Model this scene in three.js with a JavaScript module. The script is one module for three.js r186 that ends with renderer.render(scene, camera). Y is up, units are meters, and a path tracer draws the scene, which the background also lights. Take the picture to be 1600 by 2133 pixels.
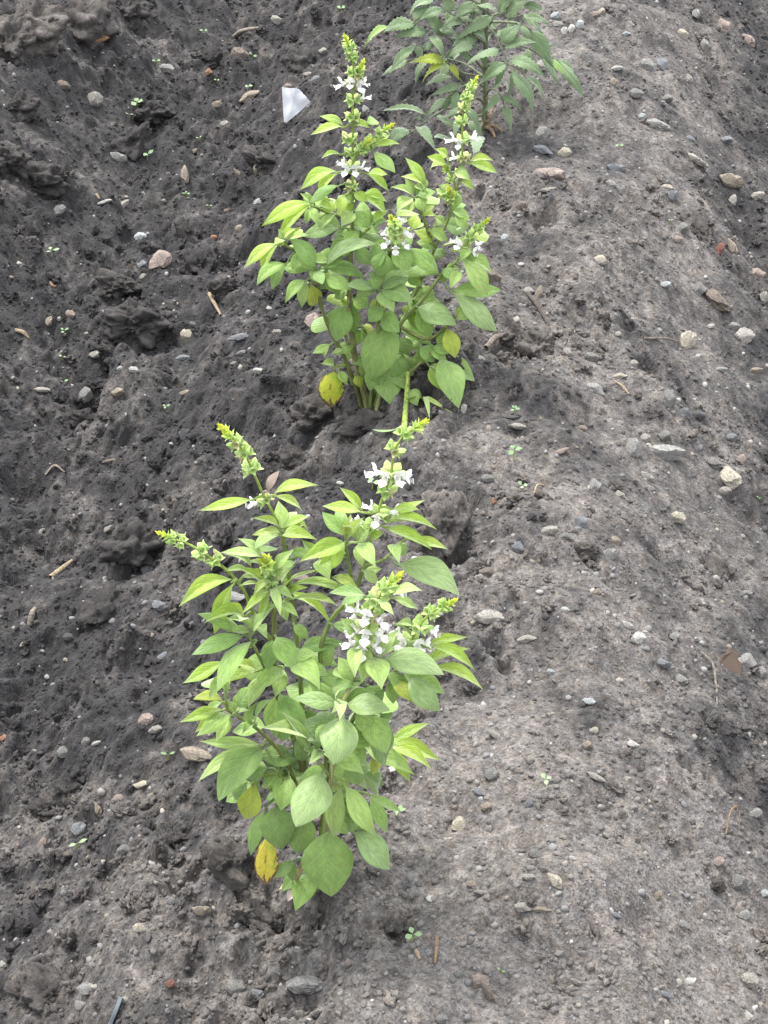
import * as THREE from 'three';
import { mergeGeometries, mergeVertices, toCreasedNormals } from 'three/addons/utils/BufferGeometryUtils.js';

// ---------------------------------------------------------------- camera, sky, sun, exposure
const EYE = new THREE.Vector3(0, 1.2, 0), PITCH = 35 * Math.PI / 180, FOCAL = 4277, WIDE = 1600, HIGH = 2133;
const scene = new THREE.Scene();
const camera = new THREE.PerspectiveCamera(2 * Math.atan(HIGH / 2 / FOCAL) * 180 / Math.PI, WIDE / HIGH, 0.05, 200);
camera.position.copy(EYE);
camera.rotation.set(-PITCH, 0, 0);

const renderer = new THREE.WebGLRenderer({ antialias: true });
renderer.toneMapping = THREE.LinearToneMapping;
renderer.toneMappingExposure = 4.4;
renderer.shadowMap.enabled = true;

{ // an overcast sky: brightest overhead, soft cloud relief all round
  const W = 256, H = 128, d = new Float32Array(W * H * 4);
  for (let j = 0; j < H; j++) for (let i = 0; i < W; i++) {
    const el = ((j + 0.5) / H - 0.5) * Math.PI, az = (i / W) * Math.PI * 2, up = Math.max(0, Math.sin(el));
    const c = 1 + 0.06 * Math.sin(az * 3 + 4 * up) + 0.05 * Math.sin(az * 5 - 7 * up + 1) + 0.04 * Math.sin(az * 2 + 13 * up);
    const L = el < 0 ? 0.16 : 0.85 * (1 + 2 * up) / 3 * c, k = (j * W + i) * 4;
    d[k] = L * 0.96; d[k + 1] = L; d[k + 2] = L * 1.07; d[k + 3] = 1;
  }
  const t = new THREE.DataTexture(d, W, H, THREE.RGBAFormat, THREE.FloatType);
  t.mapping = THREE.EquirectangularReflectionMapping; t.magFilter = THREE.LinearFilter; t.minFilter = THREE.LinearFilter; t.needsUpdate = true;
  scene.background = t; scene.environment = t;
}
const sun = new THREE.DirectionalLight(new THREE.Color(1, 0.965, 0.9), 1.5);
sun.position.set(-1.6, 5.2, -3.6); sun.target.position.set(0, 0, -1.9);
sun.castShadow = true; sun.shadow.radius = 26; sun.shadow.mapSize.set(2048, 2048);
Object.assign(sun.shadow.camera, { left: -3, right: 3, top: 3, bottom: -3, near: 0.5, far: 12 });
scene.add(sun, sun.target);

// ---------------------------------------------------------------- random numbers and noise
let seed = 20240611;
const rnd = () => { seed = (seed + 0x6D2B79F5) | 0; let t = Math.imul(seed ^ seed >>> 15, 1 | seed); t = t + Math.imul(t ^ t >>> 7, 61 | t) ^ t; return ((t ^ t >>> 14) >>> 0) / 4294967296; };
const rr = (a, b) => a + (b - a) * rnd();
const pick = (a) => a[Math.floor(rnd() * a.length)];
const clamp = (x, a = 0, b = 1) => Math.min(b, Math.max(a, x));
const smooth = (a, b, x) => { x = clamp((x - a) / (b - a)); return x * x * (3 - 2 * x); };
const mix = (a, b, t) => a + (b - a) * t;
const hash2 = (x, y, s) => { let h = Math.imul(x, 374761393) ^ Math.imul(y, 668265263) ^ Math.imul(s, 1274126177); h = Math.imul(h ^ h >>> 13, 1274126177); h ^= h >>> 16; h = Math.imul(h, 2246822519); return ((h ^ h >>> 15) >>> 0) / 4294967296; };
function noise2(x, y, s = 0) {
  const xi = Math.floor(x), yi = Math.floor(y), fx = x - xi, fy = y - yi;
  const g = (i, j) => { const a = hash2(xi + i, yi + j, s) * 6.2831853; return Math.cos(a) * (fx - i) + Math.sin(a) * (fy - j); };
  const u = fx * fx * fx * (fx * (fx * 6 - 15) + 10), v = fy * fy * fy * (fy * (fy * 6 - 15) + 10);
  return mix(mix(g(0, 0), g(1, 0), u), mix(g(0, 1), g(1, 1), u), v) * 1.4;
}
function fbm2(x, y, n, s = 0) { let a = 1, v = 0; for (let i = 0; i < n; i++) { v += a * noise2(x, y, s + i); x *= 2.03; y *= 2.03; a *= 0.5; } return v; }
function noise3(x, y, z, s = 0) {
  const xi = Math.floor(x), yi = Math.floor(y), zi = Math.floor(z), fx = x - xi, fy = y - yi, fz = z - zi;
  const g = (i, j, k) => hash2(xi + i + 57 * (zi + k), yi + j - 131 * (zi + k), s) * 2 - 1;
  const f = (t) => t * t * (3 - 2 * t), u = f(fx), v = f(fy), w = f(fz);
  return mix(mix(mix(g(0, 0, 0), g(1, 0, 0), u), mix(g(0, 1, 0), g(1, 1, 0), u), v), mix(mix(g(0, 0, 1), g(1, 0, 1), u), mix(g(0, 1, 1), g(1, 1, 1), u), v), w);
}
const fbm3 = (x, y, z, n, s = 0) => { let a = 1, v = 0; for (let i = 0; i < n; i++) { v += a * noise3(x, y, z, s + i); x *= 2.1; y *= 2.1; z *= 2.1; a *= 0.5; } return v; };
// rounded crumbs, each with its own height: the largest bump near the point
function crumbs(x, y, s) {
  const xi = Math.floor(x), yi = Math.floor(y); let best = 0;
  for (let j = -1; j <= 1; j++) for (let i = -1; i <= 1; i++) {
    const a = hash2(xi + i, yi + j, s), b = hash2(xi + i, yi + j, s + 91), c = hash2(xi + i, yi + j, s + 173);
    const dx = x - xi - i - a, dy = y - yi - j - b, r = 0.35 + 0.5 * c, q = (dx * dx + dy * dy) / (r * r);
    if (q < 1) best = Math.max(best, Math.sqrt(1 - q) * r);
  }
  return best;
}

// ---------------------------------------------------------------- the planting ridge: heights
const crest = (z) => 0.06 + 0.10 * (-z - 1);
const PERIOD = 1.1;
function ridge(x, z) {
  let u = x - crest(z) ; u = u - PERIOD * Math.round(u / PERIOD);
  const far = smooth(3, 8, Math.hypot(x, z + 2));
  const body = u < 0 ? -0.20 * smooth(0.05, 0.55, -u) : -0.235 * smooth(0.03, 0.52, u);
  const lump = 0.022 * noise2(x * 3.1 + 7, z * 3.1, 11) + 0.014 * noise2(x * 7.3, z * 7.3 + 3, 12);
  return mix(body + lump, -0.06, far);
}
// a picture position of the photograph as a ray
const CP = Math.cos(PITCH), SP = Math.sin(PITCH);
function ray(px, py) {
  const a = (px - WIDE / 2) / FOCAL, b = (HIGH / 2 - py) / FOCAL;
  return new THREE.Vector3(a, b * CP - SP, -CP - b * SP);
}
function hit(px, py, h) {
  const d = ray(px, py); let t0 = 0.9, t1 = 0.9;
  for (let t = 0.9; t < 9; t += 0.012) { const x = d.x * t, y = EYE.y + d.y * t, z = d.z * t; if (y < h(x, z)) { t1 = t; break; } t0 = t; }
  for (let i = 0; i < 12; i++) { const t = (t0 + t1) / 2; if (EYE.y + d.y * t < h(d.x * t, d.z * t)) t1 = t; else t0 = t; }
  return new THREE.Vector3(d.x * t1, EYE.y + d.y * t1, d.z * t1);
}
// hollows (negative) and rises read from the photograph: x, y, radius in pixels, height in metres, stretch across
const relief = [
  [480, 525, 36, -0.03], [520, 520, 24, -0.02], [1050, 1078, 12, -0.03], [955, 1150, 22, -0.03], [900, 1180, 30, -0.015], [1140, 462, 22, -0.022], [1265, 445, 26, -0.018], [300, 1180, 40, -0.02],
  [838, 1945, 26, -0.018], [1075, 905, 26, -0.016], [1480, 1172, 14, -0.03], [1360, 1155, 12, -0.02], [1225, 1162, 16, -0.008], [1308, 688, 16, -0.028], [1350, 762, 22, -0.022], [1265, 655, 18, -0.015],
  [190, 865, 46, -0.022], [365, 790, 22, -0.025], [700, 345, 40, -0.02], [850, 250, 40, -0.022], [945, 340, 30, -0.022], [1060, 320, 40, -0.014], [560, 110, 40, -0.02], [480, 215, 40, -0.02], [250, 250, 60, -0.02], [660, 140, 20, -0.016],
  [560, 2040, 110, -0.022], [680, 2030, 50, -0.012], [120, 2080, 90, -0.016], [1025, 1370, 18, -0.02], [1050, 1400, 14, -0.015], [1290, 1215, 30, -0.016], [1420, 650, 40, -0.012], [1345, 1980, 24, -0.005], [1330, 1940, 20, -0.006], [1500, 1180, 20, -0.016],
  [1560, 490, 40, -0.03], [1590, 560, 30, -0.02], [1540, 760, 40, -0.014], [1495, 1150, 10, -0.02], [1400, 1400, 30, -0.007], [1480, 1430, 30, -0.005], [1530, 1640, 40, -0.005], [1440, 1620, 12, -0.012], [1470, 1640, 12, -0.012], [1418, 1608, 8, -0.01], [1020, 1790, 30, -0.012],
  [120, 1700, 60, -0.012], [100, 1470, 70, -0.016], [60, 1030, 40, -0.02], [390, 1830, 50, -0.016], [620, 1900, 60, -0.012], [1100, 1780, 40, -0.008], [1085, 120, 10, -0.02],
  [700, 905, 120, -0.014], [590, 1880, 40, -0.008], [690, 1900, 50, -0.010], [760, 870, 40, -0.012], [1000, 290, 30, -0.014], [660, 860, 26, 0.012], [800, 870, 40, 0.010], [150, 1600, 50, 0.012], [60, 1640, 60, 0.014], [420, 1900, 120, 0.014], [250, 2000, 90, 0.012], [1000, 1900, 130, 0.012], [1200, 1700, 160, 0.01], [1300, 1850, 130, 0.008],
  [1000, 600, 70, 0.012], [1100, 1230, 110, 0.012], [1150, 400, 60, 0.008], [1300, 400, 60, 0.01], [300, 430, 80, 0.008], [330, 590, 70, 0.018], [190, 690, 50, 0.012], [250, 150, 60, 0.01], [620, 300, 90, 0.012], [60, 150, 70, 0.014], [500, 780, 90, 0.012],
].map(([px, py, r, h]) => { const p = hit(px, py, ridge), s = p.distanceTo(EYE) / FOCAL; return { x: p.x, z: p.z, r: r * s * 1.1, h }; });
function shaped(x, z) {
  let h = ridge(x, z);
  for (const f of relief) { const dx = x - f.x, dz = (z - f.z) * 0.75, q = (dx * dx + dz * dz) / (f.r * f.r); if (q < 5) h += f.h < 0 ? 1.05 * f.h * Math.exp(-Math.pow(q, 1.4)) : f.h * Math.exp(-q * 1.3); }
  return h;
}
// how lumpy the soil is: loose and clotted on the furrow side, finer on the crest and the far slope
function lumpy(x, z) {
  const u = x - crest(z);
  return clamp(0.45 + 0.4 * smooth(0.05, -0.35, u) + 0.25 * smooth(0.22, 0.36, u) + 0.75 * noise2(x * 6.1, z * 5.2, 31), 0.12, 1.1);
}
function ground(x, z) {
  const near = 1 - smooth(2.2, 4, Math.hypot(x, z + 2)), l = lumpy(x, z);
  let h = shaped(x, z);
  if (near <= 0) return h;
  // clods and rills are drawn out down the right-hand slope; the furrow side is clotted
  const s = smooth(-0.08, 0.1, x - crest(z)), along = x * 0.64 + z * 0.77, across = x * 0.77 - z * 0.64;
  const field = (X, Z, k) => {
    const wx = X + 0.008 * noise2(X * 34, Z * 34, 41 + k), wz = Z + 0.008 * noise2(X * 34 + 9, Z * 34, 42 + k);
    return (0.35 + 0.65 * l) * (k ? 0.013 : 0.017) * fbm2(wx * 17, wz * 17, 3, 51 + k) + (0.25 + l) * 0.020 * Math.max(0, crumbs(wx * 15, wz * 15, 65 + k) - 0.4) + (0.2 + l) * (k ? 0.017 : 0.024) * Math.max(0, crumbs(wx * 31, wz * 31, 61 + k) - 0.35)
      + (0.3 + 0.8 * l) * 0.0075 * crumbs(wx * 66, wz * 66, 62 + k) * (0.25 + hash2(Math.floor(wx * 20), Math.floor(wz * 20), 5)) - (0.3 + l) * 0.007 * smooth(0.28, 0.62, noise2(wx * 30, wz * 30, 71 + k));
  };
  h += near * (0.016 * fbm2(x * 9 + 3, z * 9, 2, 45) + (s < 1 ? (1 - s) * field(x, z, 0) : 0) + (s > 0 ? s * 0.8 * field(along / 1.5, across, 7) : 0) + (0.2 + 0.7 * l) * 0.0026 * crumbs(x * 150, z * 150, 63) + 0.0007 * crumbs(x * 300, z * 300, 64));
  return h;
}
// dry crust against damp soil: patches with ragged, crumbly edges
function dryness(x, z) {
  const u = x - crest(z);
  const place = 0.62 - 0.62 * smooth(0.0, -0.34, u) - 0.55 * smooth(0.2, 0.38, u) + 0.42 * smooth(1.62, 1.1, -z);
  return clamp(place + 0.55 * fbm2(x * 7, z * 6, 2, 81) + 0.45 * noise2(x * 30, z * 26, 84) + 0.4 * noise2(x * 110, z * 95, 85));
}
const DRY = [0.104, 0.0965, 0.0915], DAMP = [0.0195, 0.0186, 0.0196];

// ---------------------------------------------------------------- textures
function pixelTexture(n, f, srgb) {
  const d = new Uint8Array(n * n * 4);
  for (let j = 0; j < n; j++) for (let i = 0; i < n; i++) { const c = f(i / n, j / n, i, j), k = (j * n + i) * 4; d[k] = clamp(c[0], 0, 1) * 255; d[k + 1] = clamp(c[1], 0, 1) * 255; d[k + 2] = clamp(c[2], 0, 1) * 255; d[k + 3] = 255; }
  const t = new THREE.DataTexture(d, n, n); t.wrapS = t.wrapT = THREE.RepeatWrapping; t.magFilter = THREE.LinearFilter; t.minFilter = THREE.LinearMipmapLinearFilter; t.generateMipmaps = true;
  if (srgb) t.colorSpace = THREE.SRGBColorSpace;
  t.needsUpdate = true; return t;
}
const wrapNoise = (u, v, f, s) => { // repeats at 1
  const x = u * f, y = v * f, xi = Math.floor(x), yi = Math.floor(y), fx = x - xi, fy = y - yi, m = (a) => ((a % f) + f) % f;
  const g = (i, j) => hash2(m(xi + i), m(yi + j), s), a = fx * fx * (3 - 2 * fx), b = fy * fy * (3 - 2 * fy);
  return mix(mix(g(0, 0), g(1, 0), a), mix(g(0, 1), g(1, 1), a), b);
};
const soilMap = pixelTexture(1024, (u, v) => {
  const a = wrapNoise(u, v, 256, 1), b = wrapNoise(u, v, 97, 2), c = wrapNoise(u, v, 31, 3), e = wrapNoise(u, v, 512, 4);
  let t = 0.62 + 0.22 * (a - 0.5) + 0.22 * (b - 0.5) + 0.16 * (c - 0.5) + 0.14 * (e - 0.5);
  if (wrapNoise(u, v, 200, 6) > 0.93) t += 0.14;
  const w = 0.009 + 0.03 * (wrapNoise(u, v, 61, 5) - 0.5);
  return [t + w, t, t - w];
}, true);
const soilBump = pixelTexture(1024, (u, v) => { const t = 0.5 * wrapNoise(u, v, 256, 1) + 0.3 * wrapNoise(u, v, 128, 8) + 0.3 * wrapNoise(u, v, 512, 9); return [t, t, t]; });
const soilMat = new THREE.MeshStandardMaterial({ color: 0xffffff, map: soilMap, bumpMap: soilBump, bumpScale: 0.0018, roughness: 1, vertexColors: true });
soilMat.name = 'soil';
function soilColour(x, z, out, k, vary) {
  const t = dryness(x, z), g = vary ?? 1;
  for (let i = 0; i < 3; i++) out[k + i] = mix(DAMP[i], DRY[i], t) * g * 2.6 * (vary ? 1.02 - 0.02 * i : 1);
}

// ---------------------------------------------------------------- helpers that add things
const taken = {};
function numbered(n) { taken[n] = (taken[n] ?? -1) + 1; return taken[n] ? `${n}_${String(taken[n]).padStart(3, '0')}` : n; }
function shade(o) { o.castShadow = true; o.receiveShadow = true; return o; }
function thing(name, label, category, at, group) {
  const o = new THREE.Group(); o.name = numbered(name); o.position.copy(at); o.userData = { label, category }; if (group) o.userData.group = group; scene.add(o); return o;
}
function single(name, geo, mat, label, category, group) {
  const o = shade(new THREE.Mesh(geo, mat)); o.name = numbered(name); o.userData = { label, category }; if (group) o.userData.group = group; scene.add(o); return o;
}
// a part, given in world coordinates, under its thing
function part(name, geo, mat, parent, label) {
  const o = shade(new THREE.Mesh(geo, mat)); o.name = name; if (label) o.userData.label = label; parent.add(o);
  o.position.copy(parent.getWorldPosition(new THREE.Vector3())).negate(); return o;
}

// ---------------------------------------------------------------- the ground
{
  const axis = (a, b, step, out) => { // fine between a and b, then ever wider out to `out`
    const v = []; let s = step(b), x = b;
    for (x = a; x < b; x += step(x)) v.push(x);
    for (s = step(b), x = b; x < out; s *= 1.09, x += s) v.push(x); v.push(out);
    const l = []; for (s = step(a), x = a - s; x > -out; s *= 1.09, x -= s) l.push(x); l.push(-out);
    return [...l.reverse(), ...v];
  };
  const X = axis(-0.82, 0.86, () => 0.00205, 40), Z = axis(-4.0, -0.85, (z) => 0.002 * mix(1, 2.4, smooth(-1, -3.6, z)), 60);
  const nx = X.length, nz = Z.length, pos = new Float32Array(nx * nz * 3), col = new Float32Array(nx * nz * 3), uv = new Float32Array(nx * nz * 2), idx = new Uint32Array((nx - 1) * (nz - 1) * 6);
  for (let j = 0, k = 0; j < nz; j++) for (let i = 0; i < nx; i++, k++) {
    const x = X[i], z = Z[j];
    pos[k * 3] = x; pos[k * 3 + 1] = ground(x, z); pos[k * 3 + 2] = z; uv[k * 2] = x / 0.37; uv[k * 2 + 1] = z / 0.37; soilColour(x, z, col, k * 3);
  }
  let q = 0;
  for (let j = 0; j < nz - 1; j++) for (let i = 0; i < nx - 1; i++) { const a = j * nx + i, b = a + 1, c = a + nx, d = c + 1; idx[q++] = a; idx[q++] = c; idx[q++] = b; idx[q++] = b; idx[q++] = c; idx[q++] = d; }
  const g = new THREE.BufferGeometry();
  g.setAttribute('position', new THREE.BufferAttribute(pos, 3)); g.setAttribute('color', new THREE.BufferAttribute(col, 3)); g.setAttribute('uv', new THREE.BufferAttribute(uv, 2)); g.setIndex(new THREE.BufferAttribute(idx, 1)); g.computeVertexNormals();
  const o = shade(new THREE.Mesh(g, soilMat)); o.name = 'ground'; o.userData = { kind: 'structure', label: 'grey brown stony soil raked into a planting ridge' }; scene.add(o);
  console.log('ground', nx, nz, nx * nz * 2);
}

// ---------------------------------------------------------------- loose soil: crumbs, lumps and grit nobody could count
function rock(detail, rough, flat, s, freq = 1.6, octaves = 3) {
  let g = new THREE.IcosahedronGeometry(1, detail); g.deleteAttribute('normal'); g.deleteAttribute('uv'); g = mergeVertices(g, 1e-4);
  const p = g.attributes.position, v = new THREE.Vector3();
  const planes = []; let sd = s * 7919; const h = () => hash2(sd++, 3, s);
  for (let i = 0; i < flat; i++) planes.push([new THREE.Vector3(h() - 0.5, h() - 0.5, h() - 0.5).normalize(), 0.62 + 0.3 * h()]);
  const uv = new Float32Array(p.count * 2);
  for (let i = 0; i < p.count; i++) {
    v.fromBufferAttribute(p, i); let r = 1 + rough * fbm3(v.x * freq + s * 3.7, v.y * freq, v.z * freq, octaves, s);
    uv[i * 2] = Math.atan2(v.z, v.x) / Math.PI; uv[i * 2 + 1] = v.y * 0.6;
    for (const [n, d] of planes) { const t = v.dot(n) * r; if (t > d) r *= mix(1, d / t, 0.9); }
    p.setXYZ(i, v.x * r, v.y * r, v.z * r);
  }
  g.setAttribute('uv', new THREE.BufferAttribute(uv, 2)); g.computeVertexNormals(); return g;
}
function scatter(name, label, category, geo, mat, n, size, colour, accept) {
  const im = shade(new THREE.InstancedMesh(geo, mat, n)); im.name = numbered(name); im.userData = { label, category, kind: 'stuff' };
  const m = new THREE.Matrix4(), q = new THREE.Quaternion(), e = new THREE.Euler(), c = new THREE.Color(), cc = [0, 0, 0];
  let k = 0, tries = 0;
  while (k < n && tries++ < n * 12) {
    const z = -0.85 - 3.1 * Math.pow(rnd(), 1.25), x = rr(-1, 1) * (0.34 + 0.16 * (-z)) + 0.02;
    if (accept && !accept(x, z)) continue;
    const s = size(); e.set(rr(0, 6.28), rr(0, 6.28), rr(0, 6.28)); q.setFromEuler(e);
    m.compose(new THREE.Vector3(x, ground(x, z) + s * 0.08, z), q, new THREE.Vector3(s * rr(0.75, 1.25), s * rr(0.6, 1), s * rr(0.75, 1.25)));
    im.setMatrixAt(k, m); colour(x, z, cc); c.setRGB(...cc); im.setColorAt(k, c); k++;
  }
  im.count = k; scene.add(im); return im;
}
const plain = (rough = 1, extra = {}) => new THREE.MeshStandardMaterial({ color: 0xffffff, roughness: rough, ...extra });
const crumbMat = plain(1);
const lumpMap = soilMap.clone(); lumpMap.repeat.set(0.12, 0.12); lumpMap.needsUpdate = true;
const lumpMat = plain(1, { map: lumpMap, bumpMap: lumpMap, bumpScale: 0.001 });
const soilTone = (lo, hi) => (x, z, c) => { soilColour(x, z, c, 0, rr(lo, hi) * 0.41); };
const clotted = (x, z) => rnd() < 0.25 + lumpy(x, z);
for (let v = 0; v < 4; v++) scatter('soil_crumbs', 'loose grey brown soil crumbs strewn over the whole ridge', 'soil', rock(2, 0.6, 12, 20 + v, 2.0), crumbMat, 17000, () => 0.0009 + 0.0030 * Math.pow(rnd(), 2.8), soilTone(0.85, 1.2), clotted);
for (let v = 0; v < 3; v++) scatter('soil_lumps', 'small clotted lumps of dark soil lying in the furrow and on the ridge', 'soil', rock(6, 0.75, 3, 30 + v, 2.3, 5), lumpMat, 900, () => 0.003 + 0.0065 * Math.pow(rnd(), 2.4), soilTone(2.5, 3.1), (x, z) => rnd() < lumpy(x, z) * 1.1 - 0.2);
const gritTones = [[0.30, 0.28, 0.26], [0.24, 0.235, 0.24], [0.36, 0.33, 0.29], [0.22, 0.215, 0.21], [0.27, 0.23, 0.19], [0.40, 0.39, 0.37], [0.24, 0.235, 0.23], [0.3, 0.28, 0.26]];
for (let v = 0; v < 3; v++) scatter('grit', 'fine pale grit and tiny stone chips in the soil', 'grit', rock(1, 0.35, 4, 40 + v), plain(0.95), 1300, () => 0.0011 + 0.0027 * Math.pow(rnd(), 2.2), (x, z, c) => { const t = pick(gritTones), k = rr(0.7, 1.1); for (let i = 0; i < 3; i++) c[i] = t[i] * k * 0.62; }, (x, z) => rnd() < 0.35 + 0.7 * dryness(x, z));
console.log('loose soil done');

// ---------------------------------------------------------------- from picture positions to places on the soil
const scaleAt = (p) => p.distanceTo(EYE) / FOCAL;                       // metres to a pixel of the photograph at that place
const onSoil = (px, py) => hit(px, py, ground);
const RIGHT = new THREE.Vector3(1, 0, 0), UPV = new THREE.Vector3(0, CP, -SP), BACK = new THREE.Vector3(0, SP, CP);

// ---------------------------------------------------------------- clods of soil
const clodGeos = [0, 1, 2, 3, 4, 5].map((i) => { // a knobbly body with crumbs stuck all over it; damp and dry patches
  const body = rock(15, 0.55, i % 2 + 1, 60 + i, 1.4, 6).toNonIndexed(), all = [body], bp = body.attributes.position, v = new THREE.Vector3();
  for (let k = 0; k < 80; k++) { const c = rock(1, 0.5, 6, 200 + k % 5), r = 0.03 + 0.13 * Math.pow(rnd(), 2.2); v.fromBufferAttribute(bp, Math.floor(rnd() * bp.count)); c.scale(r, r * rr(0.6, 1), r); c.rotateX(rr(0, 6)); c.rotateY(rr(0, 6)); c.translate(v.x, v.y, v.z); all.push(c.toNonIndexed()); }
  const g = mergeGeometries(all), p = g.attributes.position, col = new Float32Array(p.count * 3);
  for (let k = 0; k < p.count; k++) { const t = clamp(1 + 0.5 * fbm3(p.getX(k) * 2.2 + i * 5, p.getY(k) * 2.2, p.getZ(k) * 2.2, 4, 7), 0.55, 1.6); col[k * 3] = t * 1.02; col[k * 3 + 1] = t; col[k * 3 + 2] = t * 0.98; }
  g.setAttribute('color', new THREE.BufferAttribute(col, 3)); return g;
});
const clodMats = {};
function clodMat(tone) { return clodMats[tone] ??= new THREE.MeshStandardMaterial({ color: new THREE.Color().setRGB(...[0, 1, 2].map((i) => mix(DAMP[i], DRY[i], tone * 0.85 + 0.1) * 3.2)), vertexColors: true, map: soilMap, bumpMap: soilBump, bumpScale: 0.0018, roughness: 1 }); }
function clod(px, py, w, h, tone, label, turn = 0, lift = 0.16) {
  const p = onSoil(px, py + h * 0.25), s = scaleAt(p), o = single('soil_clod', clodGeos[Math.floor(rnd() * 6)], clodMat(tone), label, 'clod');
  const r = w * s / 2, v = h * s / 2;
  o.scale.set(r, v, (r + v) / 2); o.rotation.set(rr(-0.4, 0.4), turn || rr(0, 6.28), rr(-0.4, 0.4)); o.position.set(p.x, p.y + v * lift, p.z);
}
clod(55, 40, 150, 110, 0.62, 'large pale cracked soil clod in the far furrow corner, biggest of the heap');
clod(180, 40, 100, 90, 0.5, 'rounded soil clod just beside the biggest clod of the far corner heap');
clod(25, 75, 90, 70, 0.5, 'soil clod at the picture edge below the biggest corner clod');
clod(265, 15, 80, 70, 0.15, 'dark soil clod behind the far corner heap, half cut by the picture top');
clod(290, 655, 120, 90, 0.12, 'broad dark soil clump on the furrow bank, below the large tan pink stone');
clod(250, 585, 90, 50, 0.35, 'flat greyish soil clump just below the large tan pink stone');
clod(415, 545, 90, 70, 0.06, 'black damp soil clod beside the deep hollow and the tan pink stone');
clod(470, 590, 60, 50, 0.3, 'grey soil lump in front of the deep hollow');
clod(390, 480, 60, 44, 0.2, 'small dark soil clod above the tan pink stone');
clod(275, 1120, 130, 100, 0.1, 'dark overhanging soil clod left of the front basil flower spikes');
clod(220, 1255, 110, 50, 0.15, 'low dark soil clump below the overhanging clod');
clod(478, 1790, 104, 96, 0.6, 'rounded brown soil clod beside the yellow leaf of the front basil', 3, 0.45);
clod(540, 1900, 80, 34, 0.6, 'low soil clod in front of the tan stem of the front basil');
clod(925, 1095, 120, 110, 0.95, 'smooth pale soil clod with a dark crack, right of the tall front flower spike', 2, 0.55);
clod(770, 885, 120, 70, 0.5, 'brown soil clod at the foot of the rear basil', 2, 0.4);
clod(660, 855, 90, 56, 0.4, 'soil flap under the yellow leaf of the rear basil');
clod(1110, 722, 80, 80, 0.95, 'grey soil clod with a sharp edge and a pale stick beside it', 1, 0.5);
clod(625, 130, 70, 54, 0.15, 'dark soil clod above the bluish plastic scrap');
clod(430, 120, 60, 40, 0.08, 'black soil clod beside the round brown stone in the furrow');
clod(560, 325, 100, 60, 0.2, 'dark soil clump left of the tall rear flower spike');
clod(320, 230, 80, 50, 0.1, 'black soil clod next to the paired seedling in the furrow');
clod(280, 285, 90, 50, 0.06, 'black soil clump below the paired seedling in the furrow');
clod(90, 370, 90, 60, 0.15, 'dark soil clump on the furrow edge, left of the long grey stone');
clod(40, 215, 80, 60, 0.12, 'dark soil clump at the picture edge left of the pale angular stone');
clod(20, 320, 70, 70, 0.3, 'greyish soil clump at the picture edge below the pale angular stone');
clod(150, 1640, 70, 56, 0.2, 'dark knobbly soil clod between the cream long pebble and the picture edge');
clod(185, 870, 70, 50, 0.1, 'dark soil clump under the grey angular stone by the furrow');
clod(605, 955, 54, 46, 0.5, 'brown fibrous soil lump between the two basil plants');
clod(1490, 1185, 70, 46, 1.0, 'grey soil clod above a dark crack on the far right slope');
clod(1490, 1838, 36, 30, 1.1, 'round grey soil clod with a dark hollow beneath it, lower right');
clod(815, 1925, 50, 40, 1.0, 'soil lump beside the hollow of the three leaved seedling');
clod(100, 2060, 130, 70, 0.4, 'brown soil clump at the lower picture corner');
clod(1225, 1140, 60, 36, 1.1, 'grey soil clod over a small dark hollow on the right slope');
clod(90, 1680, 60, 40, 0.3, 'low soil lump left of the pale seedling near the picture edge');
clod(1460, 480, 60, 36, 0.6, 'dark soil clump above the red brick chip');

// ---------------------------------------------------------------- stones
const stoneGeos = { round: [0, 1, 2, 3, 4].map((i) => toCreasedNormals(rock(7, 0.32, 8, 80 + i, 1.2, 4), 0.5)), sharp: [0, 1, 2, 3, 4, 5, 6, 7].map((i) => toCreasedNormals(rock(7, 0.35, 16, 90 + i, 1.3, 4), 0.35)) };
const stoneTone = { cream: [0.62, 0.57, 0.47], white: [0.72, 0.72, 0.70], pale: [0.45, 0.43, 0.40], tan: [0.40, 0.34, 0.27], pink: [0.42, 0.335, 0.30], grey: [0.25, 0.25, 0.25], light: [0.37, 0.37, 0.37], blue: [0.25, 0.27, 0.31], brown: [0.20, 0.16, 0.13], dark: [0.10, 0.10, 0.115], red: [0.24, 0.08, 0.05], orange: [0.45, 0.22, 0.12], ice: [0.55, 0.60, 0.64] };
const stoneMap = pixelTexture(256, (u, v) => { const a = wrapNoise(u, v, 60, 21), b = wrapNoise(u, v, 14, 22), c = wrapNoise(u, v, 128, 23); let t = 0.8 + 0.22 * (a - 0.5) + 0.24 * (b - 0.5) + 0.14 * (c - 0.5); if (wrapNoise(u, v, 30, 25) > 0.82) t -= 0.16; return [t, t - 0.01, t - 0.03]; }, true);
const stoneBump = pixelTexture(256, (u, v) => { const t = 0.6 * wrapNoise(u, v, 40, 26) + 0.4 * wrapNoise(u, v, 100, 27); return [t, t, t]; });
const stoneMats = {};
const stoneMat = (c) => stoneMats[c] ??= new THREE.MeshStandardMaterial({ color: new THREE.Color().setRGB(...stoneTone[c].map((t, i) => Math.min(0.9, 0.86 * mix(t, 0.30 - 0.012 * i, 0.15)))), map: stoneMap, bumpMap: stoneBump, bumpScale: 0.0008, roughness: 0.85 });
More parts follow.
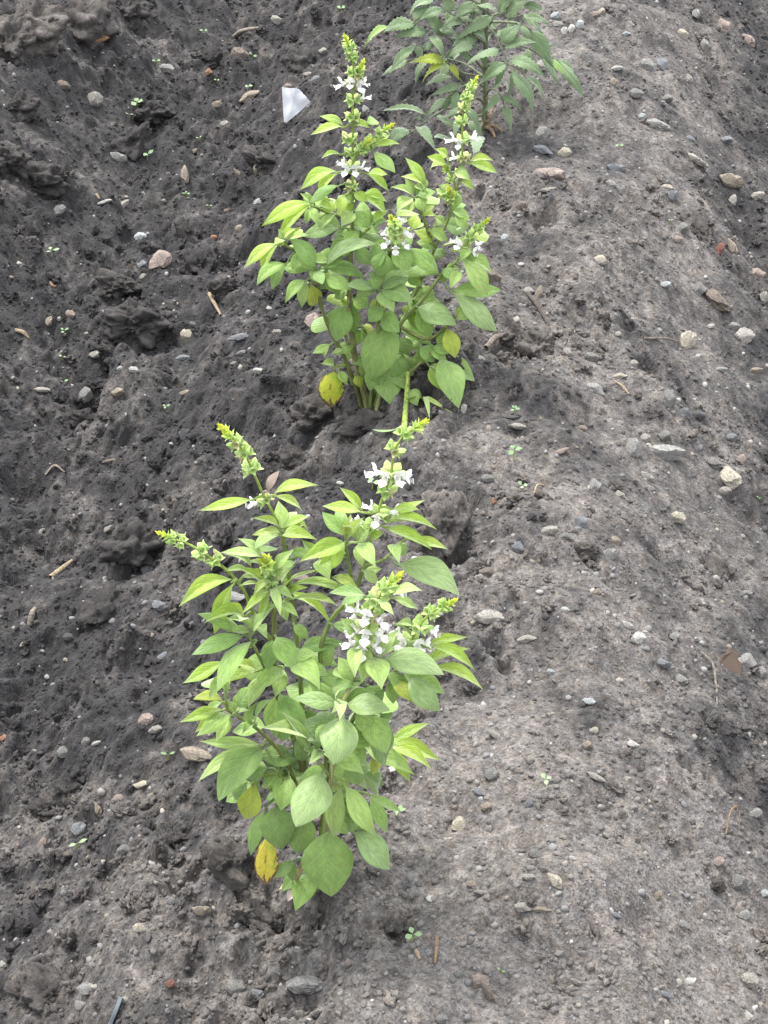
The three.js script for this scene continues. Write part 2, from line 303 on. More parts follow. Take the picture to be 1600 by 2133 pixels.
function stone(px, py, w, h, turn, tone, label, shape = 'sharp', group, name) {
  const p = onSoil(px, py + h * 0.2), s = scaleAt(p), o = single(name ?? (w < 22 ? 'pebble' : 'stone'), pick(stoneGeos[shape]), stoneMat(tone), label, name ? 'bark' : w < 22 ? 'pebble' : 'stone', group);
  const a = turn * Math.PI / 180, m = new THREE.Matrix4();
  const ex = RIGHT.clone().multiplyScalar(Math.cos(a)).addScaledVector(UPV, -Math.sin(a)), ey = UPV.clone().multiplyScalar(Math.cos(a)).addScaledVector(RIGHT, Math.sin(a));
  m.makeBasis(ex, ey, BACK); o.quaternion.setFromRotationMatrix(m);
  const k = 1.12; o.scale.set(w * s / 2 * k, h * s / 2 * k, (w + h) * s / 4 * 0.9);
  o.position.copy(p).addScaledVector(UPV, h * s * 0.18).addScaledVector(BACK, (w + h) * s * 0.05);
}
// in the furrow and on its bank
stone(197, 207, 36, 30, -20, 'pale', 'pale grey angular stone lying alone in the dark furrow');
stone(345, 143, 28, 18, 0, 'light', 'light grey oval pebble with a seedling at its side in the furrow', 'round');
stone(55, 97, 24, 28, -30, 'ice', 'pale bluish stone under the big corner clod');
stone(386, 362, 17, 38, -8, 'tan', 'upright tan sliver of stone at the furrow bottom');
stone(246, 328, 40, 16, 18, 'light', 'long flat grey stone at the furrow bottom');
stone(335, 540, 54, 38, -35, 'pink', 'large tan pink stone beside the black clod, biggest on the furrow bank');
stone(292, 493, 22, 20, 10, 'ice', 'whitish grey stone just above the large tan pink stone');
stone(257, 426, 30, 13, -35, 'pale', 'pale tan oblong pebble right of the white sliver', 'round');
stone(217, 421, 40, 8, -18, 'white', 'thin white sliver of stone in the furrow');
stone(122, 440, 30, 26, 0, 'grey', 'grey stone left of the thin white sliver');
stone(575, 42, 16, 16, 0, 'pale', 'small pale round pebble high in the far furrow', 'round');
stone(672, 107, 18, 12, 0, 'pale', 'pale pebble left of the tip of the tall rear spike', 'round');
stone(660, 166, 22, 18, 0, 'blue', 'bluish grey stone above the plastic scrap, next to a smaller pale one');
stone(641, 155, 16, 11, 0, 'pale', 'small pale pebble above the plastic scrap', 'round');
stone(522, 200, 40, 22, -25, 'tan', 'flat tan stone left of the plastic scrap');
stone(500, 117, 28, 30, 0, 'brown', 'round brown grey stone by a black clod in the far furrow', 'round');
stone(130, 178, 32, 20, 10, 'brown', 'brown stone left of the pale angular furrow stone');
stone(534, 354, 13, 22, 0, 'tan', 'small upright tan pebble left of the rear basil', 'round');
stone(538, 420, 20, 14, -20, 'ice', 'icy white pebble left of the rear basil leaves');
stone(473, 440, 28, 10, -5, 'brown', 'thin brown stone flake left of the rear basil');
stone(296, 553, 22, 18, 0, 'blue', 'bluish grey pebble touching the large tan pink stone', 'round');
stone(300, 577, 18, 15, 0, 'pale', 'pale pebble just below the large tan pink stone');
stone(452, 218, 22, 13, -10, 'tan', 'small tan stone on the furrow bank above the hollow');
stone(468, 258, 16, 14, 0, 'pale', 'small pale pebble on the bank left of the plastic scrap', 'round');
stone(41, 549, 14, 8, 10, 'white', 'tiny white chip at the picture edge level with the tan pink stone');
stone(444, 495, 14, 12, 0, 'orange', 'tiny orange tan pebble left of the rear basil');
stone(497, 477, 15, 20, -20, 'tan', 'small tan chip above the deep hollow');
stone(405, 315, 24, 9, -25, 'tan', 'tan stone flake on the slope above the upright sliver');
stone(495, 362, 10, 30, -35, 'brown', 'narrow brown stone sliver left of the rear basil');
stone(435, 150, 12, 16, 10, 'orange', 'small orange brown chip in the far furrow');
stone(600, 180, 18, 12, 0, 'pink', 'small pinkish pebble right above the plastic scrap');
stone(762, 230, 16, 18, 0, 'light', 'light grey pebble right behind the tall rear spike');
// left flank of the ridge
stone(387, 700, 24, 28, 0, 'cream', 'cream egg shaped pebble below the tan twig', 'round');
stone(197, 739, 19, 16, 0, 'pale', 'pale pebble on the left flank above the grey angular stone', 'round');
stone(380, 746, 26, 15, 0, 'blue', 'flat blue grey stone below the cream egg shaped pebble');
stone(180, 822, 30, 34, 15, 'grey', 'grey angular stone over a dark clump by the furrow');
stone(245, 817, 28, 15, -8, 'tan', 'tan oval pebble right of the grey angular stone', 'round');
stone(89, 812, 34, 11, 4, 'pale', 'long whitish stone near the picture edge, left of the grey angular stone', 'round');
stone(277, 770, 18, 13, 0, 'white', 'white pebble on the left flank above the tan oval one', 'round');
stone(251, 767, 14, 10, 0, 'ice', 'tiny icy chip beside the white pebble on the left flank');
stone(543, 774, 26, 12, 6, 'white', 'white flat pebble left of the yellow leaf of the rear basil', 'round');
stone(500, 702, 46, 16, -8, 'blue', 'long blue grey stone left of the rear basil stems');
stone(575, 692, 17, 12, -15, 'pale', 'small pale pebble between the long blue stone and the rear basil', 'round');
stone(650, 670, 26, 36, 0, 'pink', 'rounded pinkish grey stone touching the left stem of the rear basil', 'round');
stone(562, 643, 14, 9, 10, 'white', 'tiny white chip left of the rear basil stems, upper one');
stone(517, 650, 10, 10, 0, 'white', 'tiny white chip left of the rear basil, next to the tan twig');
stone(102, 670, 13, 22, 10, 'tan', 'small upright tan pebble on the left flank', 'round');
stone(145, 655, 18, 18, 0, 'pink', 'small reddish grey pebble on the left flank', 'round');
stone(385, 818, 20, 11, -10, 'tan', 'small tan pebble beside the dark hole on the left flank', 'round');
stone(385, 907, 28, 26, 0, 'dark', 'dark bluish stone half sunk above the top left flower spike');
stone(710, 1007, 20, 9, 20, 'white', 'white chip between the two front flower spikes');
stone(400, 675, 12, 10, 0, 'grey', 'tiny grey pebble above the cream egg shaped one', 'round');
stone(487, 757, 16, 8, 0, 'pale', 'tiny pale chip left of the white flat pebble');
stone(510, 735, 34, 12, -4, 'grey', 'flat grey stone below the long blue grey stone');
stone(310, 1186, 26, 24, 10, 'blue', 'blue grey stone tucked under the overhanging dark clod');
stone(287, 1175, 26, 13, 5, 'tan', 'tan stone tucked under the overhanging dark clod');
stone(332, 1261, 30, 20, -5, 'blue', 'bluish stone left of the front basil big left leaf');
stone(142, 1326, 20, 16, 0, 'dark', 'dark round pebble on the left slope below the clump', 'round');
stone(482, 1247, 52, 34, -8, 'light', 'big bluish grey stone right behind the left leaves of the front basil');
stone(337, 1372, 36, 20, -30, 'blue', 'slanting bluish stone left of the front basil middle leaves');
stone(87, 1109, 18, 13, -30, 'pale', 'pale pebble near the picture edge left of the overhanging clod');
stone(228, 1101, 30, 13, -25, 'pale', 'pale tan flake on top of the overhanging clod');
stone(55, 1340, 32, 10, -15, 'cream', 'cream stone chip at the picture edge, lower left slope');
stone(303, 1500, 28, 30, 0, 'pink', 'pinkish pale stone in a small cluster left of the front basil');
stone(325, 1519, 30, 16, -10, 'pale', 'pale stone touching the pinkish one left of the front basil');
stone(8, 1538, 18, 15, 0, 'orange', 'orange tan pebble cut by the left picture edge', 'round');
stone(407, 1572, 72, 32, 22, 'tan', 'long tan knobbly stone beside the lowest left leaves of the front basil');
stone(407, 1300, 22, 14, 10, 'grey', 'grey pebble beside the left leaf tips of the front basil', 'round');
stone(200, 1548, 18, 9, -15, 'white', 'small white chip left of the pale pinkish cluster');
stone(133, 1566, 28, 24, 0, 'grey', 'grey brown stone near the left picture edge above the dark clod', 'round');
stone(178, 1545, 16, 20, 0, 'grey', 'small grey pebble beside the small white chip');
stone(310, 1405, 12, 16, 0, 'tan', 'tiny tan chip left of the front basil');
stone(425, 1340, 16, 16, 0, 'light', 'light pebble by a pale leaf tip of the front basil', 'round');
stone(500, 1400, 20, 16, 0, 'pink', 'pinkish pebble seen between left leaves of the front basil');
stone(625, 1205, 30, 20, 0, 'pink', 'pinkish stone seen through the upper leaves of the front basil', 'round');
stone(297, 1634, 40, 14, -8, 'cream', 'long cream pebble left of the front basil foot', 'round');
stone(205, 1686, 15, 28, -10, 'tan', 'upright tan chip left of the front basil foot');
stone(165, 1726, 30, 32, 0, 'blue', 'round blue grey stone above the pale seedling', 'round');
stone(90, 1756, 17, 26, 15, 'pink', 'pinkish tan stone left of the pale seedling');
stone(315, 1659, 16, 14, 0, 'tan', 'small tan pebble just under the long cream one', 'round');
stone(245, 1667, 26, 26, 0, 'pink', 'pinkish grey stone left of the long cream pebble');
stone(288, 1935, 24, 24, 0, 'cream', 'cream round pebble on the lower left mound', 'round');
stone(420, 1896, 44, 20, 4, 'tan', 'flat tan stone under the front basil clod');
stone(50, 2052, 54, 46, 10, 'brown', 'brown tan lumpy stone in the lower left corner');
stone(182, 2060, 44, 28, 10, 'light', 'pale grey stone on the lower left mound near the dark plastic strip');
stone(492, 2056, 36, 30, 0, 'grey', 'rounded grey stone in the hollow below the front basil', 'round');
stone(635, 2050, 70, 36, 4, 'light', 'largest grey stone in the hollow below the front basil');
stone(537, 2070, 28, 22, -20, 'blue', 'bluish stone between the rounded grey and the largest grey stone');
stone(355, 2049, 18, 18, 0, 'red', 'small dull red pebble in the lower left', 'round');
stone(170, 2094, 26, 22, -20, 'light', 'grey stone left of the dark plastic strip');
stone(7, 2009, 14, 14, 0, 'white', 'whitish pebble cut by the left picture edge near the bottom');
stone(260, 1768, 24, 22, 0, 'grey', 'grey stone right of the pale seedling');
stone(730, 2006, 22, 16, 0, 'pink', 'pinkish pebble at the rim of the hollow below the front basil');
stone(355, 1880, 18, 20, -30, 'blue', 'bluish chip right above the flat tan stone');
stone(663, 2058, 18, 14, 0, 'ice', 'icy pebble on the edge of the largest grey hollow stone', 'round');
// crest and right slope, far part
stone(1145, 363, 56, 28, 6, 'pink', 'large oval tan pink stone below the tomato plant', 'round');
stone(1130, 278, 30, 30, 0, 'light', 'grey angular stone right of the tomato stem foot');
stone(1177, 318, 28, 22, 0, 'cream', 'cream tan stone above the large oval pink stone');
stone(1132, 313, 34, 20, 25, 'blue', 'dark blue grey flat stone between the tomato foot and the oval pink stone');
stone(1345, 135, 26, 24, 0, 'light', 'light grey round pebble, left one of the pair on the far right slope', 'round');
stone(1379, 134, 22, 28, -25, 'blue', 'bluish grey pebble, right one of the pair on the far right slope', 'round');
stone(1285, 142, 20, 11, 0, 'white', 'white chip left of the pebble pair on the far right slope');
stone(1422, 72, 17, 19, 0, 'cream', 'bright cream white pebble high on the far right slope', 'round');
stone(1277, 171, 20, 17, -20, 'tan', 'tan chip below the white chip on the far right slope');
stone(1325, 195, 30, 20, 5, 'grey', 'dark grey round stone below the pebble pair', 'round');
stone(1282, 352, 44, 16, 10, 'blue', 'flat bluish stone right of the large oval pink stone');
stone(1272, 385, 26, 20, 15, 'light', 'light blue grey stone below the flat bluish stone');
stone(1370, 260, 44, 22, 25, 'light', 'long light grey slanting stone on the far right slope');
stone(1450, 333, 48, 16, 35, 'pale', 'pale tan elongated stone slanting down the far right slope');
stone(1520, 377, 54, 24, 12, 'tan', 'broad flat tan stone near the right picture edge');
stone(1527, 416, 18, 24, 10, 'pale', 'pale upright stone just under the broad flat tan stone');
stone(1577, 408, 26, 18, -10, 'pale', 'pale stone at the right picture edge beside the broad tan one');
stone(1250, 541, 32, 22, 0, 'cream', 'cream white stone in open soil right of the rear basil');
stone(1497, 522, 17, 36, 18, 'red', 'brick red chip standing beside a speckled brown one');
stone(1526, 517, 17, 38, -15, 'tan', 'speckled tan brown chip next to the brick red chip');
stone(1472, 500, 26, 13, 18, 'white', 'white flat chip above the brick red chip');
stone(1437, 290, 20, 14, 20, 'blue', 'bluish pebble above the pale elongated stone', 'round');
stone(1512, 292, 28, 13, 8, 'blue', 'bluish flat pebble right of the pale elongated stone', 'round');
stone(1140, 396, 36, 10, -3, 'pale', 'thin pale flake under the large oval pink stone');
stone(1085, 428, 24, 22, 0, 'brown', 'dark brown stone left of the soil hole below the oval pink stone');
stone(1387, 391, 22, 13, 0, 'cream', 'cream flat pebble in the middle of the far right slope', 'round');
stone(1400, 408, 24, 20, 10, 'blue', 'bluish stone just below the cream flat pebble');
stone(1157, 33, 22, 15, 0, 'ice', 'bluish white stone right of the tomato top, upper one');
stone(1160, 52, 24, 16, 20, 'light', 'light grey stone right of the tomato top, under the bluish white one');
stone(1190, 60, 12, 20, 10, 'white', 'white upright chip right of the tomato leaves');
stone(1175, 66, 16, 16, 0, 'white', 'white chip beside the upright one right of the tomato leaves');
stone(1208, 52, 14, 22, -10, 'ice', 'icy chip right of the white chips near the tomato top');
stone(1450, 30, 15, 22, -15, 'light', 'light grey upright pebble near the top right', 'round');
stone(1507, 55, 22, 36, -25, 'pink', 'pinkish grey slanted stone near the top right corner');
stone(1253, 24, 14, 12, 0, 'cream', 'small cream pebble at the top right of the tomato', 'round');
stone(1210, 112, 12, 24, -10, 'pale', 'pale curved chip right of the tomato leaves');
stone(1052, 496, 19, 18, 10, 'ice', 'pale blue chip touching the right flower spike of the rear basil');
stone(1020, 576, 34, 30, 10, 'brown', 'brownish stone right beside the rear basil leaves', 'round');
stone(1420, 476, 26, 20, 0, 'grey', 'grey stone left of the white flat chip', 'round');
stone(1412, 498, 18, 15, 0, 'pink', 'pinkish pebble under the grey stone on the far right slope', 'round');
stone(1127, 138, 22, 18, 30, 'pale', 'pale stone seen behind the right tomato leaflets');
stone(1387, 207, 28, 15, 0, 'grey', 'grey flat stone right of the dark grey round stone', 'round');
stone(1338, 243, 18, 14, 10, 'ice', 'icy pebble above the long light grey slanting stone');
stone(1300, 18, 18, 14, 0, 'grey', 'small grey pebble at the top right edge');
stone(1560, 85, 20, 30, -30, 'pink', 'pinkish stone at the right picture edge near the top');
stone(1468, 95, 16, 20, 20, 'light', 'light pebble below the upright one near the top right', 'round');
stone(1436, 165, 14, 18, 0, 'pale', 'pale chip right of the pebble pair');
stone(1235, 85, 24, 18, 0, 'grey', 'grey stone between the tomato and the pebble pair');
stone(1305, 70, 14, 10, 0, 'ice', 'tiny icy chip on the far right slope');
stone(1240, 30, 20, 14, 10, 'pink', 'pinkish pebble on the crest by the tomato top');
// right slope, middle
stone(1430, 711, 38, 40, 20, 'cream', 'cream white angular stone on the middle right slope, with a thin root');
stone(1550, 700, 40, 34, 0, 'pale', 'round speckled stone near the right picture edge', 'round');
stone(1457, 603, 24, 34, 0, 'grey', 'grey upright stone at the end of the brown slab');
stone(1495, 628, 66, 28, 35, 'brown', 'brown grey slab slanting down the middle right slope');
stone(1100, 607, 22, 19, 0, 'pale', 'pale pebble at the top of the dark twig', 'round');
stone(1123, 611, 15, 34, 12, 'tan', 'upright tan stone beside the dark twig');
stone(1386, 593, 22, 14, 0, 'ice', 'pale blue grey pebble above the grey upright stone', 'round');
stone(1180, 736, 24, 24, 0, 'pale', 'greyish tan stone right of the sharp edged clod');
stone(1241, 811, 34, 28, 35, 'light', 'light grey angular stone right of the rear basil foot');
stone(1392, 831, 32, 40, -10, 'grey', 'grey angular stone with a pale edge on the middle right slope');
stone(1575, 772, 20, 12, -10, 'tan', 'tan oval pebble at the right picture edge', 'round');
stone(1525, 911, 26, 18, 10, 'blue', 'light blue grey stone near the right picture edge');
stone(1385, 943, 60, 30, -3, 'light', 'large grey oval stone on the middle right slope', 'round');
stone(1320, 933, 34, 46, -8, 'light', 'light grey slab left of the large grey oval stone');
stone(1522, 996, 46, 38, 10, 'cream', 'biggest cream white stone near the right picture edge');
stone(1510, 1022, 30, 18, 0, 'pale', 'pale stone tucked under the biggest cream white one');
stone(1080, 888, 38, 13, 8, 'pale', 'pale flat stone below the tiny sprout between the basil plants', 'round');
stone(1068, 870, 42, 10, 8, 'dark', 'dark flat stone above the pale flat one');
stone(1212, 892, 16, 12, 0, 'pink', 'small pinkish pebble left of the light grey slab', 'round');
stone(1168, 941, 36, 12, -15, 'pink', 'flat pinkish red flake right of the taller sprout');
stone(1239, 1012, 22, 36, -10, 'light', 'pale grey upright stone in the middle of the right slope');
stone(1015, 996, 28, 17, 0, 'grey', 'grey stone left of the taller sprout', 'round');
stone(1347, 994, 38, 15, 35, 'pale', 'pale slanting flake below the light grey slab');
stone(1292, 1031, 22, 15, 10, 'pale', 'small pale stone right of the pale grey upright one');
stone(1030, 1045, 12, 16, 0, 'orange', 'small orange red chip above the crack in the crest');
stone(1480, 680, 16, 11, 0, 'white', 'tiny white chip left of the round speckled stone');
stone(1530, 680, 17, 15, 0, 'light', 'small light pebble touching the round speckled stone', 'round');
stone(1455, 864, 26, 20, 20, 'dark', 'dark stone right of the grey stone with a pale edge');
stone(1425, 860, 24, 20, 0, 'blue', 'bluish stone just below the grey stone with a pale edge');
stone(1410, 1077, 28, 23, 10, 'cream', 'cream white stone left of the dark right furrow', 'round');
stone(1002, 747, 18, 11, 5, 'white', 'bright white chip right of the rear basil leaves');
stone(965, 852, 14, 20, 10, 'white', 'whitish chip below the lowest right leaf of the rear basil');
stone(1345, 913, 24, 20, 20, 'pale', 'pale stone between the light slab and the large oval');
stone(1383, 908, 26, 20, 0, 'grey', 'grey stone right on top of the large grey oval', 'round');
stone(1490, 965, 36, 18, 15, 'grey', 'flat grey stone left of the biggest cream white one');
stone(1320, 757, 18, 15, 0, 'pale', 'small tan grey pebble in the middle of the right slope', 'round');
stone(1292, 783, 24, 14, 0, 'cream', 'pale crumbly chip above the yellow straw');
stone(1545, 955, 22, 20, 0, 'pink', 'small pinkish stone above the biggest cream white one');
stone(1500, 770, 26, 12, 0, 'light', 'light flat chip left of the tan oval pebble');
stone(1590, 620, 20, 22, 0, 'pale', 'pale stone cut by the right picture edge');
stone(1575, 570, 30, 26, 0, 'pink', 'pinkish stone at the right picture edge below the brick red chip');
stone(1232, 745, 24, 20, 0, 'grey', 'grey pebble right of the greyish tan stone', 'round');
// right slope, near part
stone(1020, 1285, 58, 30, 5, 'pale', 'large grey tan oval stone right of the front basil', 'round');
stone(985, 1297, 12, 10, 0, 'cream', 'tiny cream pebble left of the large grey tan oval stone', 'round');
stone(1098, 1330, 34, 18, -5, 'pale', 'pale angular stone right of the large grey tan oval stone');
stone(1177, 1271, 14, 13, 0, 'white', 'small white pebble in open soil on the right slope', 'round');
stone(1330, 1328, 28, 24, 0, 'white', 'white ring like stone on the right slope', 'round');
stone(1307, 1302, 30, 12, 30, 'white', 'white slanting flake above the white ring like stone');
stone(1075, 1140, 23, 26, 0, 'blue', 'bluish grey stone right of the cracked clod', 'round');
stone(1142, 1105, 34, 19, -8, 'pale', 'pale flat stone above the hollow in the right slope');
stone(1178, 1117, 26, 18, 0, 'grey', 'grey stone touching the pale flat stone');
stone(1212, 1087, 20, 32, -35, 'blue', 'bluish slanting stone right of the pale flat stone');
stone(1282, 1128, 15, 21, -10, 'tan', 'tan upright pebble right of the small dark hollow', 'round');
stone(1270, 1155, 34, 24, 0, 'light', 'light stone right of the small dark hollow');
stone(1555, 1378, 32, 42, 15, 'light', 'white grey stone beside the brown bark piece');
stone(1420, 1416, 28, 19, 10, 'light', 'white grey stone below the brown bark piece');
stone(1380, 1381, 36, 18, 20, 'blue', 'dark bluish stone left of the brown bark piece');
stone(1405, 1326, 20, 16, 0, 'light', 'light grey pebble right of the white ring like stone', 'round');
stone(1227, 1461, 26, 14, 15, 'ice', 'light blue grey oval pebble on the lower right slope', 'round');
stone(1147, 1400, 13, 13, 0, 'ice', 'tiny pale greenish pebble in the middle of the right slope', 'round');
stone(1032, 1530, 40, 13, 35, 'pale', 'long pale slanting stone right of the front basil');
stone(1022, 1510, 10, 9, 0, 'white', 'tiny white chip above the long pale slanting stone');
stone(1240, 1520, 18, 14, 20, 'cream', 'small cream chip on the lower right slope');
stone(1222, 1552, 20, 18, 0, 'tan', 'small tan pebble below the small cream chip', 'round');
stone(1320, 1551, 28, 14, 10, 'white', 'white oval chip on the lower right slope');
stone(1105, 1581, 16, 18, 0, 'pale', 'pale pebble above the paired green seedling', 'round');
stone(1060, 1596, 18, 16, -30, 'pale', 'pale stone left of the pale pebble over the paired seedling');
stone(1020, 1192, 36, 24, 10, 'brown', 'flat brownish stone right of the front basil silvery leaf');
stone(935, 1200, 28, 17, 0, 'grey', 'grey stone at the tip of the silvery right leaf of the front basil', 'round');
stone(1460, 1183, 18, 16, 0, 'light', 'light pebble on the far right beside a crack');
stone(1245, 1233, 13, 18, 0, 'tan', 'small tan chip in the middle of the right slope');
stone(1585, 1400, 24, 26, 0, 'light', 'light stone cut by the right picture edge below the bark');
stone(1560, 1165, 26, 20, 0, 'grey', 'grey stone at the right picture edge above the dark furrow');
stone(1555, 1235, 20, 14, 0, 'light', 'light chip near the right picture edge on the slope');
// lower right
stone(957, 1716, 34, 36, -10, 'cream', 'cream white stone right of the front basil foot');
stone(1240, 1618, 44, 14, 32, 'pale', 'long pale stone slanting down right of the paired seedling');
stone(1157, 1834, 24, 36, -30, 'cream', 'cream white pointed stone in the lower right soil');
stone(1090, 1889, 30, 22, 15, 'pale', 'pale tan stone, left one of a touching pair in the lower right');
stone(1126, 1893, 36, 12, 5, 'tan', 'flat tan chip, right one of a touching pair in the lower right');
stone(1102, 1826, 26, 12, 0, 'pale', 'pale oblong pebble left of the cream white pointed stone', 'round');
stone(1112, 1781, 24, 28, 0, 'grey', 'grey stone above the cream white pointed stone', 'round');
stone(1575, 1692, 30, 20, -10, 'light', 'white grey stone at the lower right picture edge');
stone(1540, 1836, 34, 34, 0, 'grey', 'grey stone over a dark hollow at the lower right edge');
stone(1592, 1861, 16, 15, 0, 'ice', 'bluish white pebble cut by the lower right picture edge', 'round');
stone(1420, 1926, 18, 20, 0, 'light', 'white grey pebble in the lower right soil', 'round');
stone(1102, 1674, 17, 24, 0, 'blue', 'bluish chip below the paired green seedling');
stone(997, 2043, 34, 32, 20, 'pink', 'rounded tan pink stone near the bottom, right of the three leaved seedling', 'round');
stone(1018, 2068, 16, 48, -28, 'brown', 'brown elongated stone behind the rounded tan pink one');
stone(957, 2028, 18, 18, 0, 'light', 'light pebble left of the rounded tan pink stone');
stone(1435, 2046, 26, 24, -30, 'white', 'white angular stone near the lower right corner');
stone(1557, 2041, 34, 30, 0, 'pale', 'grey tan round stone near the lower right corner', 'round');
stone(1560, 2118, 18, 20, 0, 'white', 'white chip at the bottom right corner');
stone(1382, 2071, 26, 15, 15, 'blue', 'bluish pebble left of the white angular stone at the bottom', 'round');
stone(982, 1841, 22, 13, 10, 'tan', 'small tan pebble in the soil right of the front basil foot', 'round');
stone(1003, 1858, 36, 9, 8, 'pale', 'thin pale flake below the small tan pebble');
stone(920, 2121, 26, 18, 0, 'grey', 'grey pebble at the bottom edge of the picture', 'round');
stone(1282, 1906, 28, 12, 25, 'blue', 'bluish chip beside a small hollow in the lower right');
stone(1552, 1904, 28, 22, 0, 'light', 'light grey stone near the right edge, lower part');
stone(944, 1759, 12, 22, -30, 'tan', 'thin tan chip just below the cream white stone by the front basil');
stone(1012, 1680, 24, 17, 0, 'tan', 'tan grey stone above the soil right of the front basil foot', 'round');
stone(1000, 1652, 28, 13, 25, 'blue', 'bluish flake right of the front basil lower leaves');
stone(1023, 1613, 26, 26, 0, 'grey', 'grey stone above the bluish flake right of the front basil', 'round');
stone(1200, 2045, 30, 10, 25, 'pale', 'thin pale slanting flake near the bottom of the picture');
stone(1190, 1788, 14, 12, 0, 'white', 'tiny white pebble right of the grey stone in the lower right', 'round');
stone(1300, 1560, 12, 12, 0, 'pale', 'tiny pale pebble left of the white oval chip', 'round');
stone(1370, 1865, 16, 22, 20, 'tan', 'small pale tan stone right of the cream pointed one');
stone(1340, 2018, 24, 10, 0, 'light', 'light flake in the lower right soil');
stone(1497, 1795, 22, 20, 0, 'pink', 'pinkish pebble above the grey stone over the hollow', 'round');

// ---------------------------------------------------------------- twigs, dry leaves, scraps
function tube(points, radii, sides = 6, segments = 0) {
  const curve = new THREE.CatmullRomCurve3(points, false, 'centripetal'), n = segments || Math.max(6, points.length * 4), g = new THREE.TubeGeometry(curve, n, 1, sides, false), p = g.attributes.position, c = new THREE.Vector3(), v = new THREE.Vector3();
  for (let i = 0; i <= n; i++) {
    const t = i / n; curve.getPointAt(t, c); const f = t * (radii.length - 1), a = Math.min(radii.length - 2, Math.floor(f)), r = mix(radii[a], radii[a + 1], f - a);
    for (let j = 0; j <= sides; j++) { const k = i * (sides + 1) + j; v.fromBufferAttribute(p, k).sub(c).multiplyScalar(r).add(c); p.setXYZ(k, v.x, v.y, v.z); }
  }
  g.computeVertexNormals(); return g;
}
const barkMap = pixelTexture(128, (u, v) => { const t = 0.75 + 0.3 * (wrapNoise(u, v * 0.2, 40, 31) - 0.5) + 0.2 * (wrapNoise(u, v, 20, 32) - 0.5); return [t, t * 0.97, t * 0.93]; }, true);
const woodMat = (r, g, b) => new THREE.MeshStandardMaterial({ color: new THREE.Color().setRGB(r, g, b), map: barkMap, bumpMap: barkMap, bumpScale: 0.0008, roughness: 0.95 });
const straw = woodMat(0.5, 0.42, 0.30), greyWood = woodMat(0.3, 0.27, 0.24), darkWood = woodMat(0.13, 0.11, 0.10), rust = woodMat(0.30, 0.21, 0.14);
function twig(list, rpx, mat, label, name = 'twig') {
  const pts = list.map(([x, y, up = 0]) => { const p = onSoil(x, y); p.y += up; return p; }), s = scaleAt(pts[0]);
  pts.forEach((p) => p.y += rpx * s * 0.7);
  single(name, tube(pts, [rpx * s, rpx * s * 1.1, rpx * s * 0.6]), mat, label, 'twig');
}
twig([[436, 614], [443, 632, 0.004], [460, 658]], 4, straw, 'bent tan twig on the soil left of the rear basil');
twig([[296, 262], [306, 272], [316, 280]], 3, straw, 'short pale twig in the furrow below the paired seedling');
twig([[105, 1205], [128, 1188], [150, 1170]], 5, straw, 'pale wood splinter lying on the left slope');
twig([[33, 690], [48, 698, 0.003], [60, 706]], 4, straw, 'short straw coloured twig near the left picture edge');
twig([[488, 80], [515, 72, 0.006], [540, 62]], 5, greyWood, 'grey curved twig in the far furrow');
twig([[1098, 612], [1120, 645, 0.003], [1142, 680]], 4, darkWood, 'thin dark twig slanting down right of the rear basil');
twig([[1012, 728], [1040, 712, 0.006], [1068, 708]], 6, greyWood, 'pale grey stick leaning on the sharp edged clod');
twig([[910, 1965, 0.006], [909, 1985, 0.003], [906, 2008]], 4, rust, 'short rusty brown twig right of the three leaved seedling');
twig([[866, 1982], [872, 1993], [875, 2000]], 4, straw, 'tiny straw stub under the three leaved seedling');
twig([[1280, 795], [1296, 810, 0.003], [1310, 822]], 2.2, straw, 'yellow straw on the right slope beside the light grey angular stone');
twig([[1512, 1738], [1520, 1710, 0.012], [1535, 1705, 0.014], [1540, 1735]], 1.7, rust, 'looped wiry root near the lower right picture edge');
twig([[1460, 1360], [1482, 1390, 0.006], [1490, 1430, 0.004], [1494, 1470]], 2.4, greyWood, 'long wiry root hanging over the hollow below the bark');
twig([[1132, 1012], [1118, 1022, 0.006], [1112, 1030]], 2, straw, 'thin reddish dry stem right of the taller sprout');
twig([[62, 1305], [70, 1282, 0.004], [74, 1270]], 6, greyWood, 'grey flat splinter near the left picture edge');
twig([[200, 405], [207, 416]], 3, straw, 'tiny tan twig beside the thin white sliver');
twig([[1340, 706], [1375, 712, 0.004], [1412, 712]], 2.5, greyWood, 'thin grey root running into the cream angular stone');
twig([[95, 990], [115, 975, 0.003], [135, 985]], 2.5, greyWood, 'thin curved dry stem on the left flank');
twig([[210, 965], [235, 960], [255, 957]], 3, greyWood, 'thin grey stick on the left flank under the grey angular stone');
twig([[105, 590], [112, 603, 0.003], [118, 596]], 3, rust, 'small reddish twig near the left picture edge');
